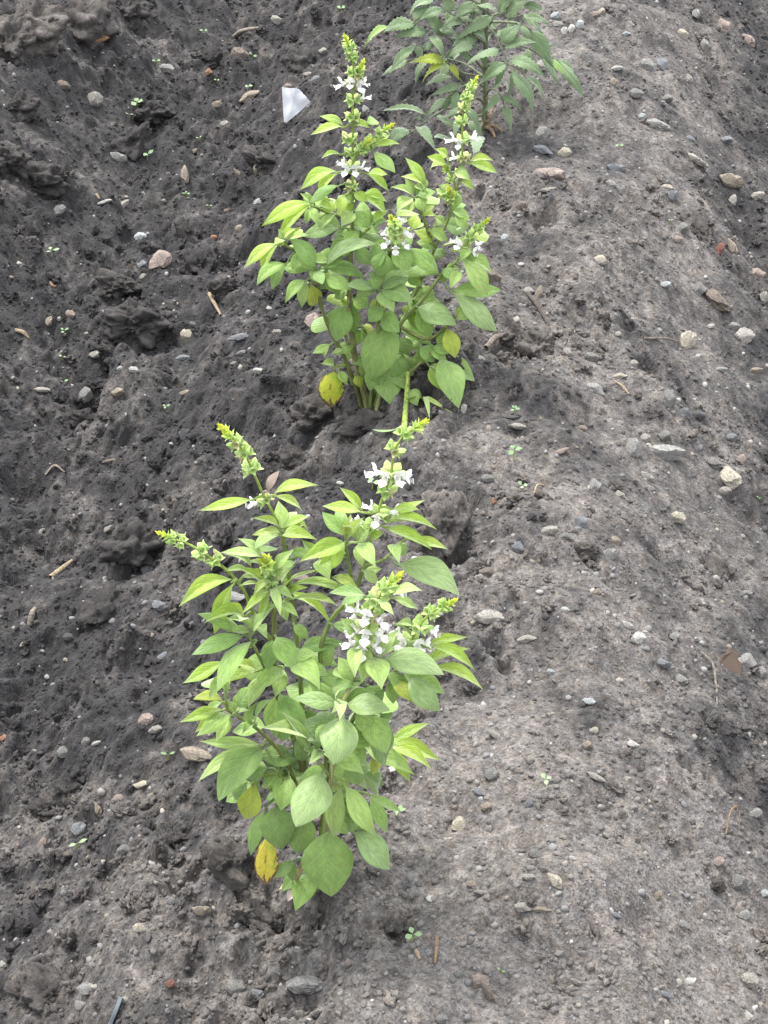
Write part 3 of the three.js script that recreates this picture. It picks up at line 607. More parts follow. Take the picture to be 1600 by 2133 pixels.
{ // a brown pointed plate of bark standing out of the slope
  const p = onSoil(1512, 1385), s = scaleAt(p), sh = new THREE.Shape(); [[-36, -20], [-30, -30], [10, -34], [28, -26], [30, -8], [22, 2], [24, 14], [16, 19], [13, 26], [6, 22], [2, 14], [-6, 12], [-12, 2], [-24, -6], [-28, -13]].forEach(([x, y], i) => i ? sh.lineTo(x * s, y * s) : sh.moveTo(x * s, y * s));
  const g = new THREE.ExtrudeGeometry(sh, { depth: 5 * s, bevelEnabled: true, bevelSize: 2 * s, bevelThickness: 2 * s, bevelSegments: 2 }), q = g.attributes.position;
  for (let i = 0; i < q.count; i++) q.setZ(i, q.getZ(i) + 160 * q.getX(i) * q.getX(i) * 0.02 + 0.002 * noise2(q.getX(i) * 90, q.getY(i) * 90, 5)); g.computeVertexNormals();
  const o = single('bark_piece', g, woodMat(0.12, 0.09, 0.07), 'brown pointed piece of bark on the right slope', 'bark'); o.rotation.set(-0.75, 0.2, 0.05); o.position.copy(p).addScaledVector(UPV, 8 * s);
}
{ // dry remains at the tomato foot
  const p = onSoil(1008, 268), o = thing('dry_stalk', 'dry orange brown stalk remains at the tomato foot', 'stalk', p);
  for (const l of [[[1004, 262, 0.004], [1016, 268, 0.012], [1026, 250, 0.02]], [[1006, 266], [1022, 280, 0.008], [1032, 290]], [[1012, 268], [1030, 276, 0.01], [1046, 276]]]) {
    const pts = l.map(([x, y, up = 0.002]) => { const q = onSoil(x, y); q.y += up; return q; }); part('strand', tube(pts, [0.0028, 0.003, 0.0014]), woodMat(0.36, 0.26, 0.18), o);
  }
}

// ---------------------------------------------------------------- leaves
const veins = (u, v) => { // 1 on a vein, 0 between
  const t = Math.abs(2 * u - 1), mid = 1 - smooth(0.015, 0.06, t * (1 + v)), f = 5.5 * v - 2.2 * Math.pow(t, 0.85), q = Math.abs(f - Math.round(f));
  return Math.max(mid, (1 - smooth(0.05, 0.16, q)) * (1 - smooth(0.6, 0.95, t)) * 0.6);
};
const freshMap = pixelTexture(256, (u, v) => { const k = 0.82 + 0.10 * veins(u, v) + 0.12 * (wrapNoise(u, v, 9, 41) - 0.5) + 0.08 * (wrapNoise(u, v, 40, 42) - 0.5); return [k + 0.03 * veins(u, v), k, k - 0.02]; }, true);
const dullMap = pixelTexture(256, (u, v) => { let k = 0.80 + 0.08 * veins(u, v) + 0.1 * (wrapNoise(u, v, 7, 43) - 0.5) + 0.08 * (wrapNoise(u, v, 26, 44) - 0.5); const sp = smooth(0.86, 0.94, wrapNoise(u, v, 22, 45)); return [k + 0.06 * sp, k - 0.06 * sp, k - 0.05 * sp]; }, true);
const yellowMap = pixelTexture(256, (u, v) => { const n = wrapNoise(u, v, 6, 46) * 0.6 + wrapNoise(u, v, 19, 47) * 0.4, e = 0.7 * smooth(0.55, 0.75, n), k = 0.86 + 0.1 * (wrapNoise(u, v, 30, 48) - 0.5), br = Math.max(smooth(0.70, 0.8, v * 0.72 + 0.42 * n), smooth(0.86, 0.98, Math.abs(2 * u - 1) * 0.8 + 0.45 * n), 0.5 * smooth(0.85, 0.95, wrapNoise(u, v, 9, 50))); return [mix(mix(k, k * 0.72, e), 0.42, br), mix(k * 0.92, 0.30, br), mix(k * 0.34, 0.22, br)]; }, true);
const leafBump = pixelTexture(256, (u, v) => { const k = 0.75 - 0.6 * veins(u, v) + 0.2 * (wrapNoise(u, v, 60, 49) - 0.5); return [k, k, k]; });
const leafMat = (r, g, b, map, extra = {}) => new THREE.MeshPhysicalMaterial({ color: new THREE.Color().setRGB(r, g, b), map, bumpMap: leafBump, bumpScale: 0.0007, roughness: 0.95, transmission: 0.36, thickness: 0, clearcoat: 0.5, clearcoatRoughness: 0.42, side: THREE.DoubleSide, ...extra });
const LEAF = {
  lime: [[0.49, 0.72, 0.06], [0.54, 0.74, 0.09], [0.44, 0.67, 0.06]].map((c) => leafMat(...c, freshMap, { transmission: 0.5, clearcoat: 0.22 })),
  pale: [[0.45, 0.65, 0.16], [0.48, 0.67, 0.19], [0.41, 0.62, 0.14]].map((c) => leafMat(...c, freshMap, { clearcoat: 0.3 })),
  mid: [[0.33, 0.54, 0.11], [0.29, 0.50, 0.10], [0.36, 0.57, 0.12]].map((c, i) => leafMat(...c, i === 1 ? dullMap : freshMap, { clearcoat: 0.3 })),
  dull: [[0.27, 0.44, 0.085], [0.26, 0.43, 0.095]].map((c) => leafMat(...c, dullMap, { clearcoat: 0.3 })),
  silver: [[0.38, 0.55, 0.19], [0.34, 0.52, 0.17]].map((c) => leafMat(...c, freshMap, { clearcoat: 0.6, clearcoatRoughness: 0.4 })),
  yellow: [leafMat(0.80, 0.80, 0.6, yellowMap, { clearcoat: 0.15 })],
  lemon: [leafMat(0.56, 0.72, 0.3, yellowMap, { clearcoat: 0.15 })],
  yelgreen: [leafMat(0.50, 0.61, 0.06, dullMap, { clearcoat: 0.2 })],
  dry: [leafMat(0.55, 0.42, 0.33, dullMap, { clearcoat: 0, transmission: 0.25 })],
  tomato: [[0.21, 0.325, 0.135], [0.245, 0.36, 0.16], [0.185, 0.295, 0.115]].map((c) => leafMat(...c, dullMap, { clearcoat: 0.35, clearcoatRoughness: 0.5 })),
};
const Y = new THREE.Vector3(0, 1, 0);
function leafGeo(B, T, w, o = {}) {
  const { roll = 0, arch = 0.1, fold = 0.3, curl = 0.1, stalk = 0.07, ns = 14, nt = 8, teeth = 0, up = null, peak = 0.82, wave = 0.02, phase = 0, twist = 0, sway = 0 } = o;
  const a = T.clone().sub(B), L = a.length(); a.normalize();
  const U = up ?? new THREE.Vector3().copy(Y).multiplyScalar(0.8).addScaledVector(BACK, 0.6);
  let n = U.clone().addScaledVector(a, -a.dot(U)); if (n.lengthSq() < 1e-4) n.set(1, 0, 0).addScaledVector(a, -a.x); n.normalize().applyAxisAngle(a, roll);
  const side = new THREE.Vector3().crossVectors(a, n).normalize();
  const pos = [], uv = [], idx = [], p = new THREE.Vector3(), n0 = n.clone(), side0 = side.clone();
  for (let i = 0; i <= ns; i++) {
    const s = i / ns, tw = twist * (s - 0.4); n.copy(n0).multiplyScalar(Math.cos(tw)).addScaledVector(side0, Math.sin(tw)); side.copy(side0).multiplyScalar(Math.cos(tw)).addScaledVector(n0, -Math.sin(tw)); const q = clamp((s - stalk) / (1 - stalk));
    let hw = w / 2 * Math.pow(Math.max(0, Math.sin(Math.PI * Math.pow(q, peak))), o.taper ?? 1.0) * (1 - 0.22 * Math.pow(q, 3));
    if (teeth) hw *= 1 - teeth * (i % 2);
    hw = Math.max(hw, i === ns ? 0 : w * 0.018);
    for (let j = 0; j <= nt; j++) {
      const t = (j / nt) * 2 - 1, at = Math.abs(t), f = 5.5 * q - 2.2 * Math.pow(at, 0.85);
      const rise = arch * L * (4 * s * (1 - s)) * (1 - 0.25 * s) + hw * (at * Math.sin(fold) - curl * 1.6 * t * t)
        + w * 0.03 * (0.5 - 0.5 * Math.cos(2 * Math.PI * f)) * (1 - t * t) * (hw * 2 / w) + w * wave * Math.sin(8 * q + phase + (t > 0 ? 0 : 2)) * t * t;
      p.copy(B).addScaledVector(a, L * s).addScaledVector(side0, sway * L * Math.sin(Math.PI * s)).addScaledVector(n, rise).addScaledVector(side, hw * t * Math.cos(fold));
      pos.push(p.x, p.y, p.z); uv.push(t * 0.5 + 0.5, q * 0.98 + 0.01);
    }
  }
  for (let i = 0; i < ns; i++) for (let j = 0; j < nt; j++) { const b = i * (nt + 1) + j, c = b + nt + 1; idx.push(b, b + 1, c, b + 1, c + 1, c); }
  const g = new THREE.BufferGeometry(); g.setAttribute('position', new THREE.Float32BufferAttribute(pos, 3)); g.setAttribute('uv', new THREE.Float32BufferAttribute(uv, 2)); g.setIndex(idx); g.computeVertexNormals(); return g;
}

// ---------------------------------------------------------------- basil flowers
const O3 = new THREE.Vector3();
const calyxGeo = (() => {
  const l = new THREE.LatheGeometry([[0.0004, 0], [0.0016, 0.0012], [0.0026, 0.003], [0.0031, 0.005], [0.0030, 0.0066], [0.0024, 0.0063], [0.0018, 0.004]].map(([r, y]) => new THREE.Vector2(r, y)), 9); l.rotateX(Math.PI / 2);
  const lip = leafGeo(new THREE.Vector3(0, 0.002, 0.003), new THREE.Vector3(0, 0.0052, 0.0085), 0.0068, { up: new THREE.Vector3(0, 0.6, -0.8), fold: -0.3, stalk: 0, ns: 5, nt: 4, peak: 0.9 });
  const low = leafGeo(new THREE.Vector3(0, -0.0026, 0.0045), new THREE.Vector3(0, -0.0038, 0.0098), 0.003, { stalk: 0, ns: 4, nt: 4 });
  return mergeGeometries([l, lip, low].map((g) => g.toNonIndexed()));
})();
const flowerGeo = (() => { // a two-lipped white corolla with four stamens
  const V = (x, y, z) => new THREE.Vector3(x, y, z), parts = [];
  const throat = new THREE.LatheGeometry([[0.0012, 0.003], [0.0016, 0.006], [0.0027, 0.0085]].map(([r, y]) => new THREE.Vector2(r, y)), 8); throat.rotateX(Math.PI / 2); parts.push(throat);
  for (const [x, y, z, w] of [[-0.0034, 0.0062, 0.0112, 0.0056], [-0.0012, 0.0078, 0.0104, 0.0054], [0.0012, 0.0078, 0.0104, 0.0054], [0.0034, 0.0062, 0.0112, 0.0056]]) parts.push(leafGeo(V(x * 0.3, 0.0015, 0.0075), V(x, y, z), w, { up: V(0, 0.5, -1), stalk: 0, ns: 5, nt: 4, peak: 1.25, fold: -0.25, arch: 0.12 }));
  parts.push(leafGeo(V(0, -0.0012, 0.0075), V(0, -0.0042, 0.0150), 0.0082, { stalk: 0, ns: 6, nt: 4, peak: 1.2, fold: 0.35, arch: 0.14 }));
  for (const x of [-0.0018, -0.0006, 0.0006, 0.0018]) { parts.push(tube([V(x * 0.4, -0.0005, 0.006), V(x, -0.001, 0.0115), V(x * 1.4, -0.0004, 0.0155)], [0.00018, 0.00016, 0.00014], 4, 5)); const an = new THREE.IcosahedronGeometry(0.00045, 0); an.translate(x * 1.4, -0.0004, 0.0156); parts.push(an); }
  return mergeGeometries(parts.map((g) => { g = g.index ? g.toNonIndexed() : g; return g; }));
})();
const bractGeo = leafGeo(O3, new THREE.Vector3(0, 0.001, 0.0088), 0.0052, { up: Y, ns: 7, nt: 4, fold: 0.5, arch: 0.12, stalk: 0.02 });
const soft = (r, g, b, extra = {}) => new THREE.MeshPhysicalMaterial({ color: new THREE.Color().setRGB(r, g, b), roughness: 0.95, transmission: 0.35, thickness: 0, clearcoat: 0.2, clearcoatRoughness: 0.5, side: THREE.DoubleSide, ...extra });
const CALYX = [soft(0.42, 0.57, 0.16), soft(0.48, 0.62, 0.21), soft(0.38, 0.53, 0.15)], OLDCALYX = soft(0.46, 0.46, 0.20), PETAL = soft(0.86, 0.85, 0.82, { transmission: 0.2 }), TIPS = [soft(0.64, 0.68, 0.06), soft(0.56, 0.66, 0.08), soft(0.47, 0.62, 0.12)];
const stemMat = (r, g, b) => new THREE.MeshPhysicalMaterial({ color: new THREE.Color().setRGB(r, g, b), map: barkMap, roughness: 0.75, clearcoat: 0.15, clearcoatRoughness: 0.5 });
const STEM = { green: stemMat(0.27, 0.38, 0.1), pale: stemMat(0.40, 0.44, 0.19), tan: stemMat(0.46, 0.38, 0.2), lime: stemMat(0.36, 0.52, 0.09), olive: stemMat(0.24, 0.29, 0.08), tomato: stemMat(0.20, 0.25, 0.13), grey: stemMat(0.24, 0.29, 0.19) };

function put(name, geo, mat, parent, at, dir, upish, s, spin = 0) {
  const o = shade(new THREE.Mesh(geo, mat)); o.name = name; const z = dir.clone().normalize(), y = upish.clone().addScaledVector(z, -z.dot(upish)).normalize(), x = new THREE.Vector3().crossVectors(y, z);
  o.quaternion.setFromRotationMatrix(new THREE.Matrix4().makeBasis(x, y, z)); if (spin) o.rotateZ(spin); o.scale.setScalar(s); o.position.copy(at); parent.add(o); return o;
}

// ---------------------------------------------------------------- a plant laid out on its own upright plane
function plantFrame(name, label, category, bx, by, group) {
  const base = onSoil(bx, by), g = thing(name, label, category, base, group), D = -base.z, samples = [];
  const P = (px, py, off = 0) => { // off: centimetres in front of the plane through the foot
    const d = ray(px, py);
    for (let k = 0; k < 60; k++) { const t = (D - off / 100) / -d.z, p = new THREE.Vector3(d.x * t, EYE.y + d.y * t, d.z * t); if (p.y > ground(p.x, p.z) + 0.004 || k === 59) return p; off += 0.4; }
  };
  const pxm = base.distanceTo(EYE) / FOCAL;
  const stem = (list, r0, r1, mat, name = 'stem', buried = false) => {
    const pts = list.map(([x, y, o]) => P(x, y, o)); if (buried) { pts[0].copy(onSoil(list[0][0], list[0][1])); pts.unshift(pts[0].clone()); pts[0].y -= 0.02; list = [list[0], ...list]; }
    for (let i = 0; i < list.length - 1; i++) for (let k = 0; k < 6; k++) { const t = k / 6, l = (m) => mix(list[i][m] ?? 0, list[i + 1][m] ?? 0, t); samples.push([l(0), l(1), l(2), pts[i].clone().lerp(pts[i + 1], t)]); }
    return part(name, tube(pts, [r0 * pxm, (r0 + r1) / 2 * pxm, r1 * pxm], 7), mat, g);
  };
  const nearest = (x, y) => { let b = null, bd = 1e9; for (const s of samples) { const d = (s[0] - x) ** 2 + (s[1] - y) ** 2; if (d < bd) { bd = d; b = s; } } return b; };
  const leaf = (bx, by, tx, ty, w, kind = 'mid', dz = 1, roll = 0, o = {}) => {
    const n = nearest(bx, by), ob = n[2] + (o.lift ?? 0.4), B = P(bx, by, ob), T = P(bx + (tx - bx) * 1.07, by + (ty - by) * 1.07, ob + dz), young = kind === 'lime' || kind === 'pale', width = w * (w > 60 ? 1.04 : young ? 1.05 : 1.1) * scaleAt(B);
    const geo = leafGeo(B, T, width, { roll: roll + rr(-0.12, 0.12), arch: rr(0.06, 0.24), fold: young ? rr(0.3, 0.75) : rr(0.08, 0.45), curl: rr(0.02, 0.2), twist: rr(-0.5, 0.5), sway: rr(-0.07, 0.07), ns: 16, peak: young ? 0.9 : 0.95, taper: w > 60 ? 0.72 : young ? 1.12 : 0.88, phase: rr(0, 6), wave: rr(0.01, 0.035), ...o });
    const parts = [geo.toNonIndexed()], gap = n[3].distanceTo(B);
    if (gap > 0.002 && gap < 0.09) { const m = n[3].clone().lerp(B, 0.5); m.y += gap * 0.12; const t = tube([n[3], m, B, B.clone().lerp(T, 0.1)], [0.0013, 0.0011, 0.0009, 0.0006], 5, 7); parts.push(t.toNonIndexed()); }
    const made = part('leaf', mergeGeometries(parts), pick(LEAF[kind]), g, o.label);
    if (!o.single && !o.label && w < 60 && rnd() < (by > (D < 1.5 ? 1400 : 400) ? 1 : 0.68)) { // a neighbour from the same node, a little behind
      const an = (rnd() < 0.5 ? -1 : 1) * rr(0.35, 0.8), k = rr(0.7, 0.92), dx = tx - bx, dy = ty - by;
      leaf(bx, by, bx + (dx * Math.cos(an) - dy * Math.sin(an)) * k, by + (dx * Math.sin(an) + dy * Math.cos(an)) * k, w * rr(0.75, 0.95), kind === 'lime' ? 'lime' : kind === 'silver' ? 'mid' : kind === 'yelgreen' ? 'mid' : kind, dz - 1, roll, { single: true, lift: -0.4 });
    }
    return made;
  };
  // a flower spike: its stalk, whorls of calyces [x, y, off, flowers, size], and the bright tip
  const spike = (list, whorls, tip, tipSize = 1, r = 2.6) => {
    const st = stem(list, r, r * 0.75, STEM.lime, 'flower_spike'), end = list.length - 1;
    const axisAt = (x, y) => { let bi = 0, bd = 1e9; for (let i = 0; i < end; i++) { const d = ((list[i][0] + list[i + 1][0]) / 2 - x) ** 2 + ((list[i][1] + list[i + 1][1]) / 2 - y) ** 2; if (d < bd) { bd = d; bi = i; } } return P(...list[bi + 1]).sub(P(...list[bi])).normalize(); };
    for (const [x, y, off, flowers = 0, size = 1, old = 0] of whorls) {
      const c = P(x, y, off), ax = axisAt(x, y), e1 = new THREE.Vector3().crossVectors(ax, BACK).normalize(), e2 = new THREE.Vector3().crossVectors(ax, e1), start = rr(0, 1), open = new Set();
      for (let k = 0; k < 6; k++) {
        const a = (k + start) / 6 * Math.PI * 2 + rr(-0.15, 0.15), d = e1.clone().multiplyScalar(Math.cos(a)).addScaledVector(e2, Math.sin(a)), facing = d.dot(BACK);
        const dir = d.clone().addScaledVector(ax, rr(-0.15, 0.35)).addScaledVector(Y, -0.15), at = c.clone().addScaledVector(d, 0.0012).addScaledVector(ax, rr(-0.001, 0.001));
        put('calyx', calyxGeo, rnd() < 0.12 + old ? OLDCALYX : pick(CALYX), st, at, dir, ax, size * rr(0.75, 0.98)).scale.multiply(new THREE.Vector3(1.12, 1.0, 0.85));
        if (open.size < flowers && (facing > -0.35)) { open.add(k); put('flower', flowerGeo, PETAL, st, at.clone().addScaledVector(d, 0.001), dir.clone().addScaledVector(Y, 0.1), ax.clone().multiplyScalar(0.6).add(Y), size * rr(0.8, 1.02)); }
      }
      for (const sgn of [-1, 1]) put('bract', bractGeo, pick(CALYX), st, c, e1.clone().multiplyScalar(sgn).addScaledVector(ax, -0.3).addScaledVector(Y, -0.5), Y, size * rr(0.5, 0.75));
    }
    if (tip) {
      const [x, y, off] = tip, c = P(x, y, off), ax = P(...list[end]).sub(P(...list[end - 1])).normalize(), e1 = new THREE.Vector3().crossVectors(ax, BACK).normalize(), e2 = new THREE.Vector3().crossVectors(ax, e1);
      for (let ring = 0; ring < 4; ring++) for (let k = 0; k < 5; k++) {
        const a = (k / 5 + ring * 0.1) * Math.PI * 2 + rr(-0.3, 0.3), lean = [1.6, 1.0, 0.6, 0.25][ring], d = e1.clone().multiplyScalar(Math.cos(a) * lean).addScaledVector(e2, Math.sin(a) * lean).addScaledVector(ax, 1);
        put('bract', bractGeo, TIPS[Math.min(2, Math.floor((3 - ring) * 0.7 + rr(0, 0.8)))], st, c.clone().addScaledVector(ax, (ring - 2.4) * 0.0028 * tipSize), d, ax, tipSize * 1.05 * rr(0.75, 1.05) * (1 - ring * 0.08));
      }
    }
    return st;
  };
  // leaves deeper in the plant and on its far side, where the photograph only shows green between green
  const fill = (n, kinds, ylo, yhi, reach) => {
    for (let i = 0; i < n; i++) {
      const c = samples.filter((s) => s[1] > ylo && s[1] < yhi), s = pick(c), az = rr(0, Math.PI * 2), B = s[3].clone(); B.z -= rr(0.005, 0.03);
      const len = rr(0.028, 0.046), T = B.clone().add(new THREE.Vector3(Math.cos(az) * len * reach, -len * rr(0.1, 0.6), -Math.abs(Math.sin(az)) * len));
      const gr = shaped(T.x, T.z) + 0.008; if (T.y < gr) T.y = gr; if (B.y < gr) continue;
      part('leaf', leafGeo(B, T, len * rr(0.5, 0.68), { roll: rr(-0.5, 0.5), fold: rr(0.05, 0.3) }), pick(LEAF[pick(kinds)]), g);
    }
  };
  return { g, P, stem, leaf, spike, fill, pxm, nearest };
}

// ---------------------------------------------------------------- the front basil
{
  const b = plantFrame('basil_plant', 'bushy flowering basil plant in the foreground, with a yellow leaf at its foot', 'plant', 645, 1858, 'flowering basil plants in a row');
  const { leaf: L, stem: S, spike: K } = b;
  S([[640, 1862, 0], [646, 1760, 0], [640, 1650, 0], [612, 1540, 0], [576, 1440, 0], [572, 1340, 0], [570, 1240, 0], [562, 1188, 0]], 7, 4, STEM.olive, 'stem', true);
  S([[655, 1855, 1], [668, 1760, 1], [680, 1600, 0], [675, 1430, -1], [668, 1350, -1], [690, 1290, -2], [736, 1240, -2], [757, 1180, -2]], 7, 4, STEM.green, 'stem', true);
  S([[640, 1700, -1], [628, 1450, -2], [614, 1300, -3], [600, 1190, -3], [590, 1120, -3]], 6, 4, STEM.green);
  S([[572, 1345, 0], [532, 1285, 0], [505, 1225, 0], [478, 1192, 0]], 4, 3.2, STEM.lime);
  S([[660, 1850, 2], [684, 1720, 5], [690, 1620, 6], [700, 1510, 5], [714, 1466, 5], [735, 1415, 4], [757, 1355, 4]], 6, 4, STEM.pale, 'stem', true);
  S([[690, 1610, 4], [740, 1490, 3], [800, 1420, 3], [840, 1380, 3], [856, 1352, 3]], 5, 3.4, STEM.green);
  S([[645, 1720, 1], [592, 1580, 1], [538, 1520, 1], [492, 1490, 1], [470, 1476, 1]], 5, 3, STEM.olive);
  S([[576, 1440, 0], [542, 1372, 1], [515, 1318, 1]], 4, 3, STEM.green);
  S([[680, 1600, 0], [740, 1562, -1], [790, 1542, -1], [815, 1552, -1]], 4.5, 3, STEM.olive);
  S([[611, 1858, 2.5], [622, 1822, 2.5], [634, 1788, 2.5], [652, 1735, 2]], 5, 5, STEM.tan, 'stem', true);
  S([[675, 1440, -1], [640, 1388, 1], [608, 1384, 2]], 4, 3, STEM.green);
  S([[738, 1240, -2], [724, 1160, -2], [720, 1122, -2]], 4, 3, STEM.green);
  S([[650, 1740, 1], [602, 1650, 2], [576, 1600, 2]], 5, 3, STEM.olive);
  S([[757, 1180, -2], [800, 1165, -2], [827, 1140, -2]], 3.5, 2.6, STEM.green);
  S([[690, 1620, 6], [668, 1592, 6], [655, 1570, 5.5]], 4, 3, STEM.green);
  // spikes
  K([[590, 1120, -3], [575, 1080, -3], [553, 1040, -3], [535, 1000, -3], [515, 955, -3], [495, 922, -3], [476, 903, -3]], [[553, 1042, -3, 1, 0.9, 0.3], [523, 975, -3, 0, 1.0], [508, 943, -3, 0, 0.95], [492, 922, -3, 0, 0.85]], [472, 901, -3], 1.15, 3);
  K([[478, 1192, 0], [452, 1172, 0], [425, 1152, 0], [395, 1135, 0], [360, 1122, 0], [340, 1114, 0]], [[450, 1168, 0, 0, 0.9], [418, 1150, 0, 0, 1.05], [380, 1130, 0, 0, 0.85], [360, 1122, 0, 0, 0.7]], [342, 1114, 0], 0.85, 3);
  K([[570, 1240, 0], [566, 1210, 0], [560, 1180, 0.5], [554, 1162, 1]], [[566, 1205, 0, 0, 0.9], [560, 1185, 0.4, 0, 0.9]], [554, 1170, 1], 1.35, 3);
  K([[757, 1180, -2], [770, 1130, -2], [785, 1075, -2], [803, 1020, -2], [815, 985, -2], [822, 940, -2], [842, 906, -2], [878, 884, -2]], [[768, 1098, -2, 1, 0.9], [793, 1068, -2, 3, 1.0], [806, 1018, -2, 0, 1.05], [815, 984, -2, 5, 1.15], [823, 936, -2, 0, 0.95], [845, 903, -2, 0, 1]], [874, 886, -2], 1.1, 3);
  K([[757, 1355, 4], [765, 1318, 4], [772, 1280, 4], [788, 1245, 4], [812, 1215, 4], [828, 1200, 4]], [[757, 1335, 4, 6, 1.1], [764, 1308, 4, 6, 1.15], [770, 1278, 4, 5, 1.15], [785, 1248, 4, 0, 1.15], [803, 1226, 4, 1, 1.05]], [824, 1206, 4], 1.15, 3.4);
  K([[856, 1352, 3], [862, 1325, 3], [880, 1295, 3], [905, 1272, 3], [938, 1254, 3]], [[856, 1334, 3, 6, 1.15], [876, 1305, 3, 1, 1.1], [900, 1275, 3, 0, 0.95], [922, 1262, 3, 0, 0.8]], [937, 1256, 3], 0.95, 2.8);
  // upper leaves
  L(530, 1040, 422, 1062, 33, 'lime', 1); L(566, 1032, 657, 1012, 30, 'lime', 0); L(558, 1024, 581, 983, 20, 'dry', 0, 0, { label: 'withered pinkish brown leaf on a flower spike' });
  L(585, 1110, 580, 1047, 32, 'pale', -2); L(583, 1106, 526, 1080, 24, 'lime', 1); L(586, 1116, 545, 1106, 18, 'lime', 1); L(588, 1116, 657, 1124, 38, 'lime', 2); L(590, 1100, 642, 1078, 26, 'lime', -1);
  L(525, 1150, 576, 1120, 24, 'mid', -2); L(545, 1160, 464, 1152, 28, 'pale', 1); L(522, 1192, 468, 1157, 24, 'pale', 1.5); L(542, 1205, 510, 1175, 22, 'pale', 2); L(492, 1208, 380, 1261, 44, 'lime', 2);
  L(576, 1190, 610, 1147, 28, 'pale', 0); L(588, 1214, 613, 1180, 24, 'pale', 1); L(548, 1218, 496, 1184, 26, 'lime', 1); L(550, 1226, 500, 1222, 16, 'lime', 3); L(562, 1232, 506, 1277, 26, 'lime', 3);
  L(590, 1228, 735, 1242, 38, 'lime', 2, -0.5); L(765, 1243, 690, 1236, 30, 'mid', 1); L(590, 1254, 698, 1262, 36, 'lime', 3, -0.6); L(572, 1222, 583, 1280, 26, 'pale', 3);
  L(510, 1284, 430, 1298, 36, 'lime', 2); L(520, 1314, 474, 1290, 28, 'pale', 2); L(528, 1318, 562, 1274, 32, 'pale', 1); L(524, 1312, 500, 1296, 30, 'pale', 4); L(535, 1310, 556, 1330, 30, 'pale', 3); L(512, 1322, 406, 1362, 38, 'mid', 2);
  L(534, 1334, 458, 1434, 52, 'mid', 4, 0.5); L(472, 1374, 386, 1421, 38, 'lime', 1); L(462, 1400, 436, 1455, 30, 'pale', 2); L(536, 1398, 468, 1424, 30, 'lime', 2); L(574, 1325, 612, 1392, 46, 'mid', 3); L(592, 1390, 531, 1438, 48, 'pale', 3);
  L(606, 1382, 663, 1434, 52, 'pale', 3); L(608, 1376, 658, 1364, 32, 'pale', 1); L(622, 1356, 714, 1340, 36, 'mid', 1); L(466, 1462, 406, 1457, 26, 'yelgreen', 1); L(466, 1478, 379, 1503, 32, 'lime', 2); L(486, 1488, 414, 1531, 40, 'pale', 3);
  L(490, 1490, 470, 1458, 26, 'pale', 1); L(500, 1480, 533, 1434, 38, 'mid', 0); L(494, 1492, 520, 1480, 22, 'pale', 2); L(532, 1514, 566, 1460, 40, 'pale', 2); L(535, 1508, 506, 1528, 30, 'pale', 2);
  L(580, 1440, 636, 1528, 54, 'mid', 3); L(648, 1562, 550, 1519, 48, 'pale', 3); L(708, 1466, 618, 1456, 42, 'silver', 1); L(716, 1468, 806, 1478, 50, 'silver', 1); L(711, 1466, 707, 1500, 30, 'pale', 4); L(713, 1464, 718, 1430, 28, 'pale', 1);
  L(717, 1490, 696, 1586, 80, 'silver', 3.5, 0, { fold: 0.08, curl: 0.14 }); L(750, 1490, 802, 1564, 66, 'mid', 2); L(795, 1488, 806, 1562, 30, 'dull', -1); L(812, 1414, 858, 1461, 30, 'yelgreen', 2); L(846, 1406, 913, 1477, 52, 'silver', 2);
  L(792, 1372, 917, 1404, 60, 'silver', 1.5); L(880, 1400, 1001, 1438, 44, 'lime', 1, -0.3); L(888, 1348, 983, 1393, 32, 'lime', 1); L(748, 1342, 740, 1408, 42, 'pale', 3); L(776, 1370, 794, 1433, 54, 'pale', 3.5); L(790, 1370, 828, 1315, 34, 'pale', -1);
  L(734, 1422, 706, 1372, 44, 'pale', -1); L(665, 1412, 722, 1424, 42, 'mid', 0); L(762, 1426, 790, 1470, 44, 'mid', 0); L(760, 1420, 690, 1440, 40, 'mid', -1);
  L(815, 1060, 871, 1062, 26, 'lime', 0); L(808, 1084, 905, 1103, 34, 'lime', 1, -0.2); L(800, 1098, 893, 1142, 42, 'lime', 2, -0.2); L(850, 1122, 928, 1143, 28, 'lime', 0); L(758, 1068, 676, 1055, 30, 'lime', 0); L(720, 1118, 674, 1070, 32, 'mid', -1); L(724, 1122, 758, 1080, 26, 'lime', 0);
  L(720, 1116, 716, 1098, 18, 'yelgreen', 1); L(722, 1116, 732, 1100, 18, 'yelgreen', 1); L(722, 1128, 629, 1168, 52, 'lime', 3, -0.4); L(746, 1130, 781, 1178, 44, 'pale', 3); L(744, 1130, 772, 1092, 36, 'pale', 0); L(826, 1136, 832, 1172, 38, 'pale', 3);
  L(822, 1174, 949, 1237, 60, 'silver', 2, 0.15); L(662, 1166, 686, 1206, 42, 'pale', 2); L(692, 1204, 742, 1222, 26, 'lime', 1); L(812, 1244, 876, 1232, 32, 'pale', 1); L(660, 1158, 630, 1126, 28, 'pale', 0); L(648, 1162, 602, 1150, 22, 'mid', 0);
  L(790, 1254, 819, 1280, 20, 'pale', 2); L(742, 1322, 711, 1290, 34, 'pale', 0); L(700, 1345, 680, 1385, 30, 'mid', 0); L(820, 1300, 860, 1312, 26, 'pale', -1);
  // lower leaves
  L(548, 1552, 419, 1626, 36, 'pale', 2); L(552, 1554, 461, 1662, 72, 'dull', 4); L(622, 1582, 542, 1574, 46, 'dull', 1); L(640, 1606, 578, 1604, 48, 'dull', 2); L(672, 1608, 620, 1715, 82, 'silver', 4, 0, { fold: 0.1, curl: 0.16 }); L(602, 1612, 586, 1684, 50, 'mid', 3);
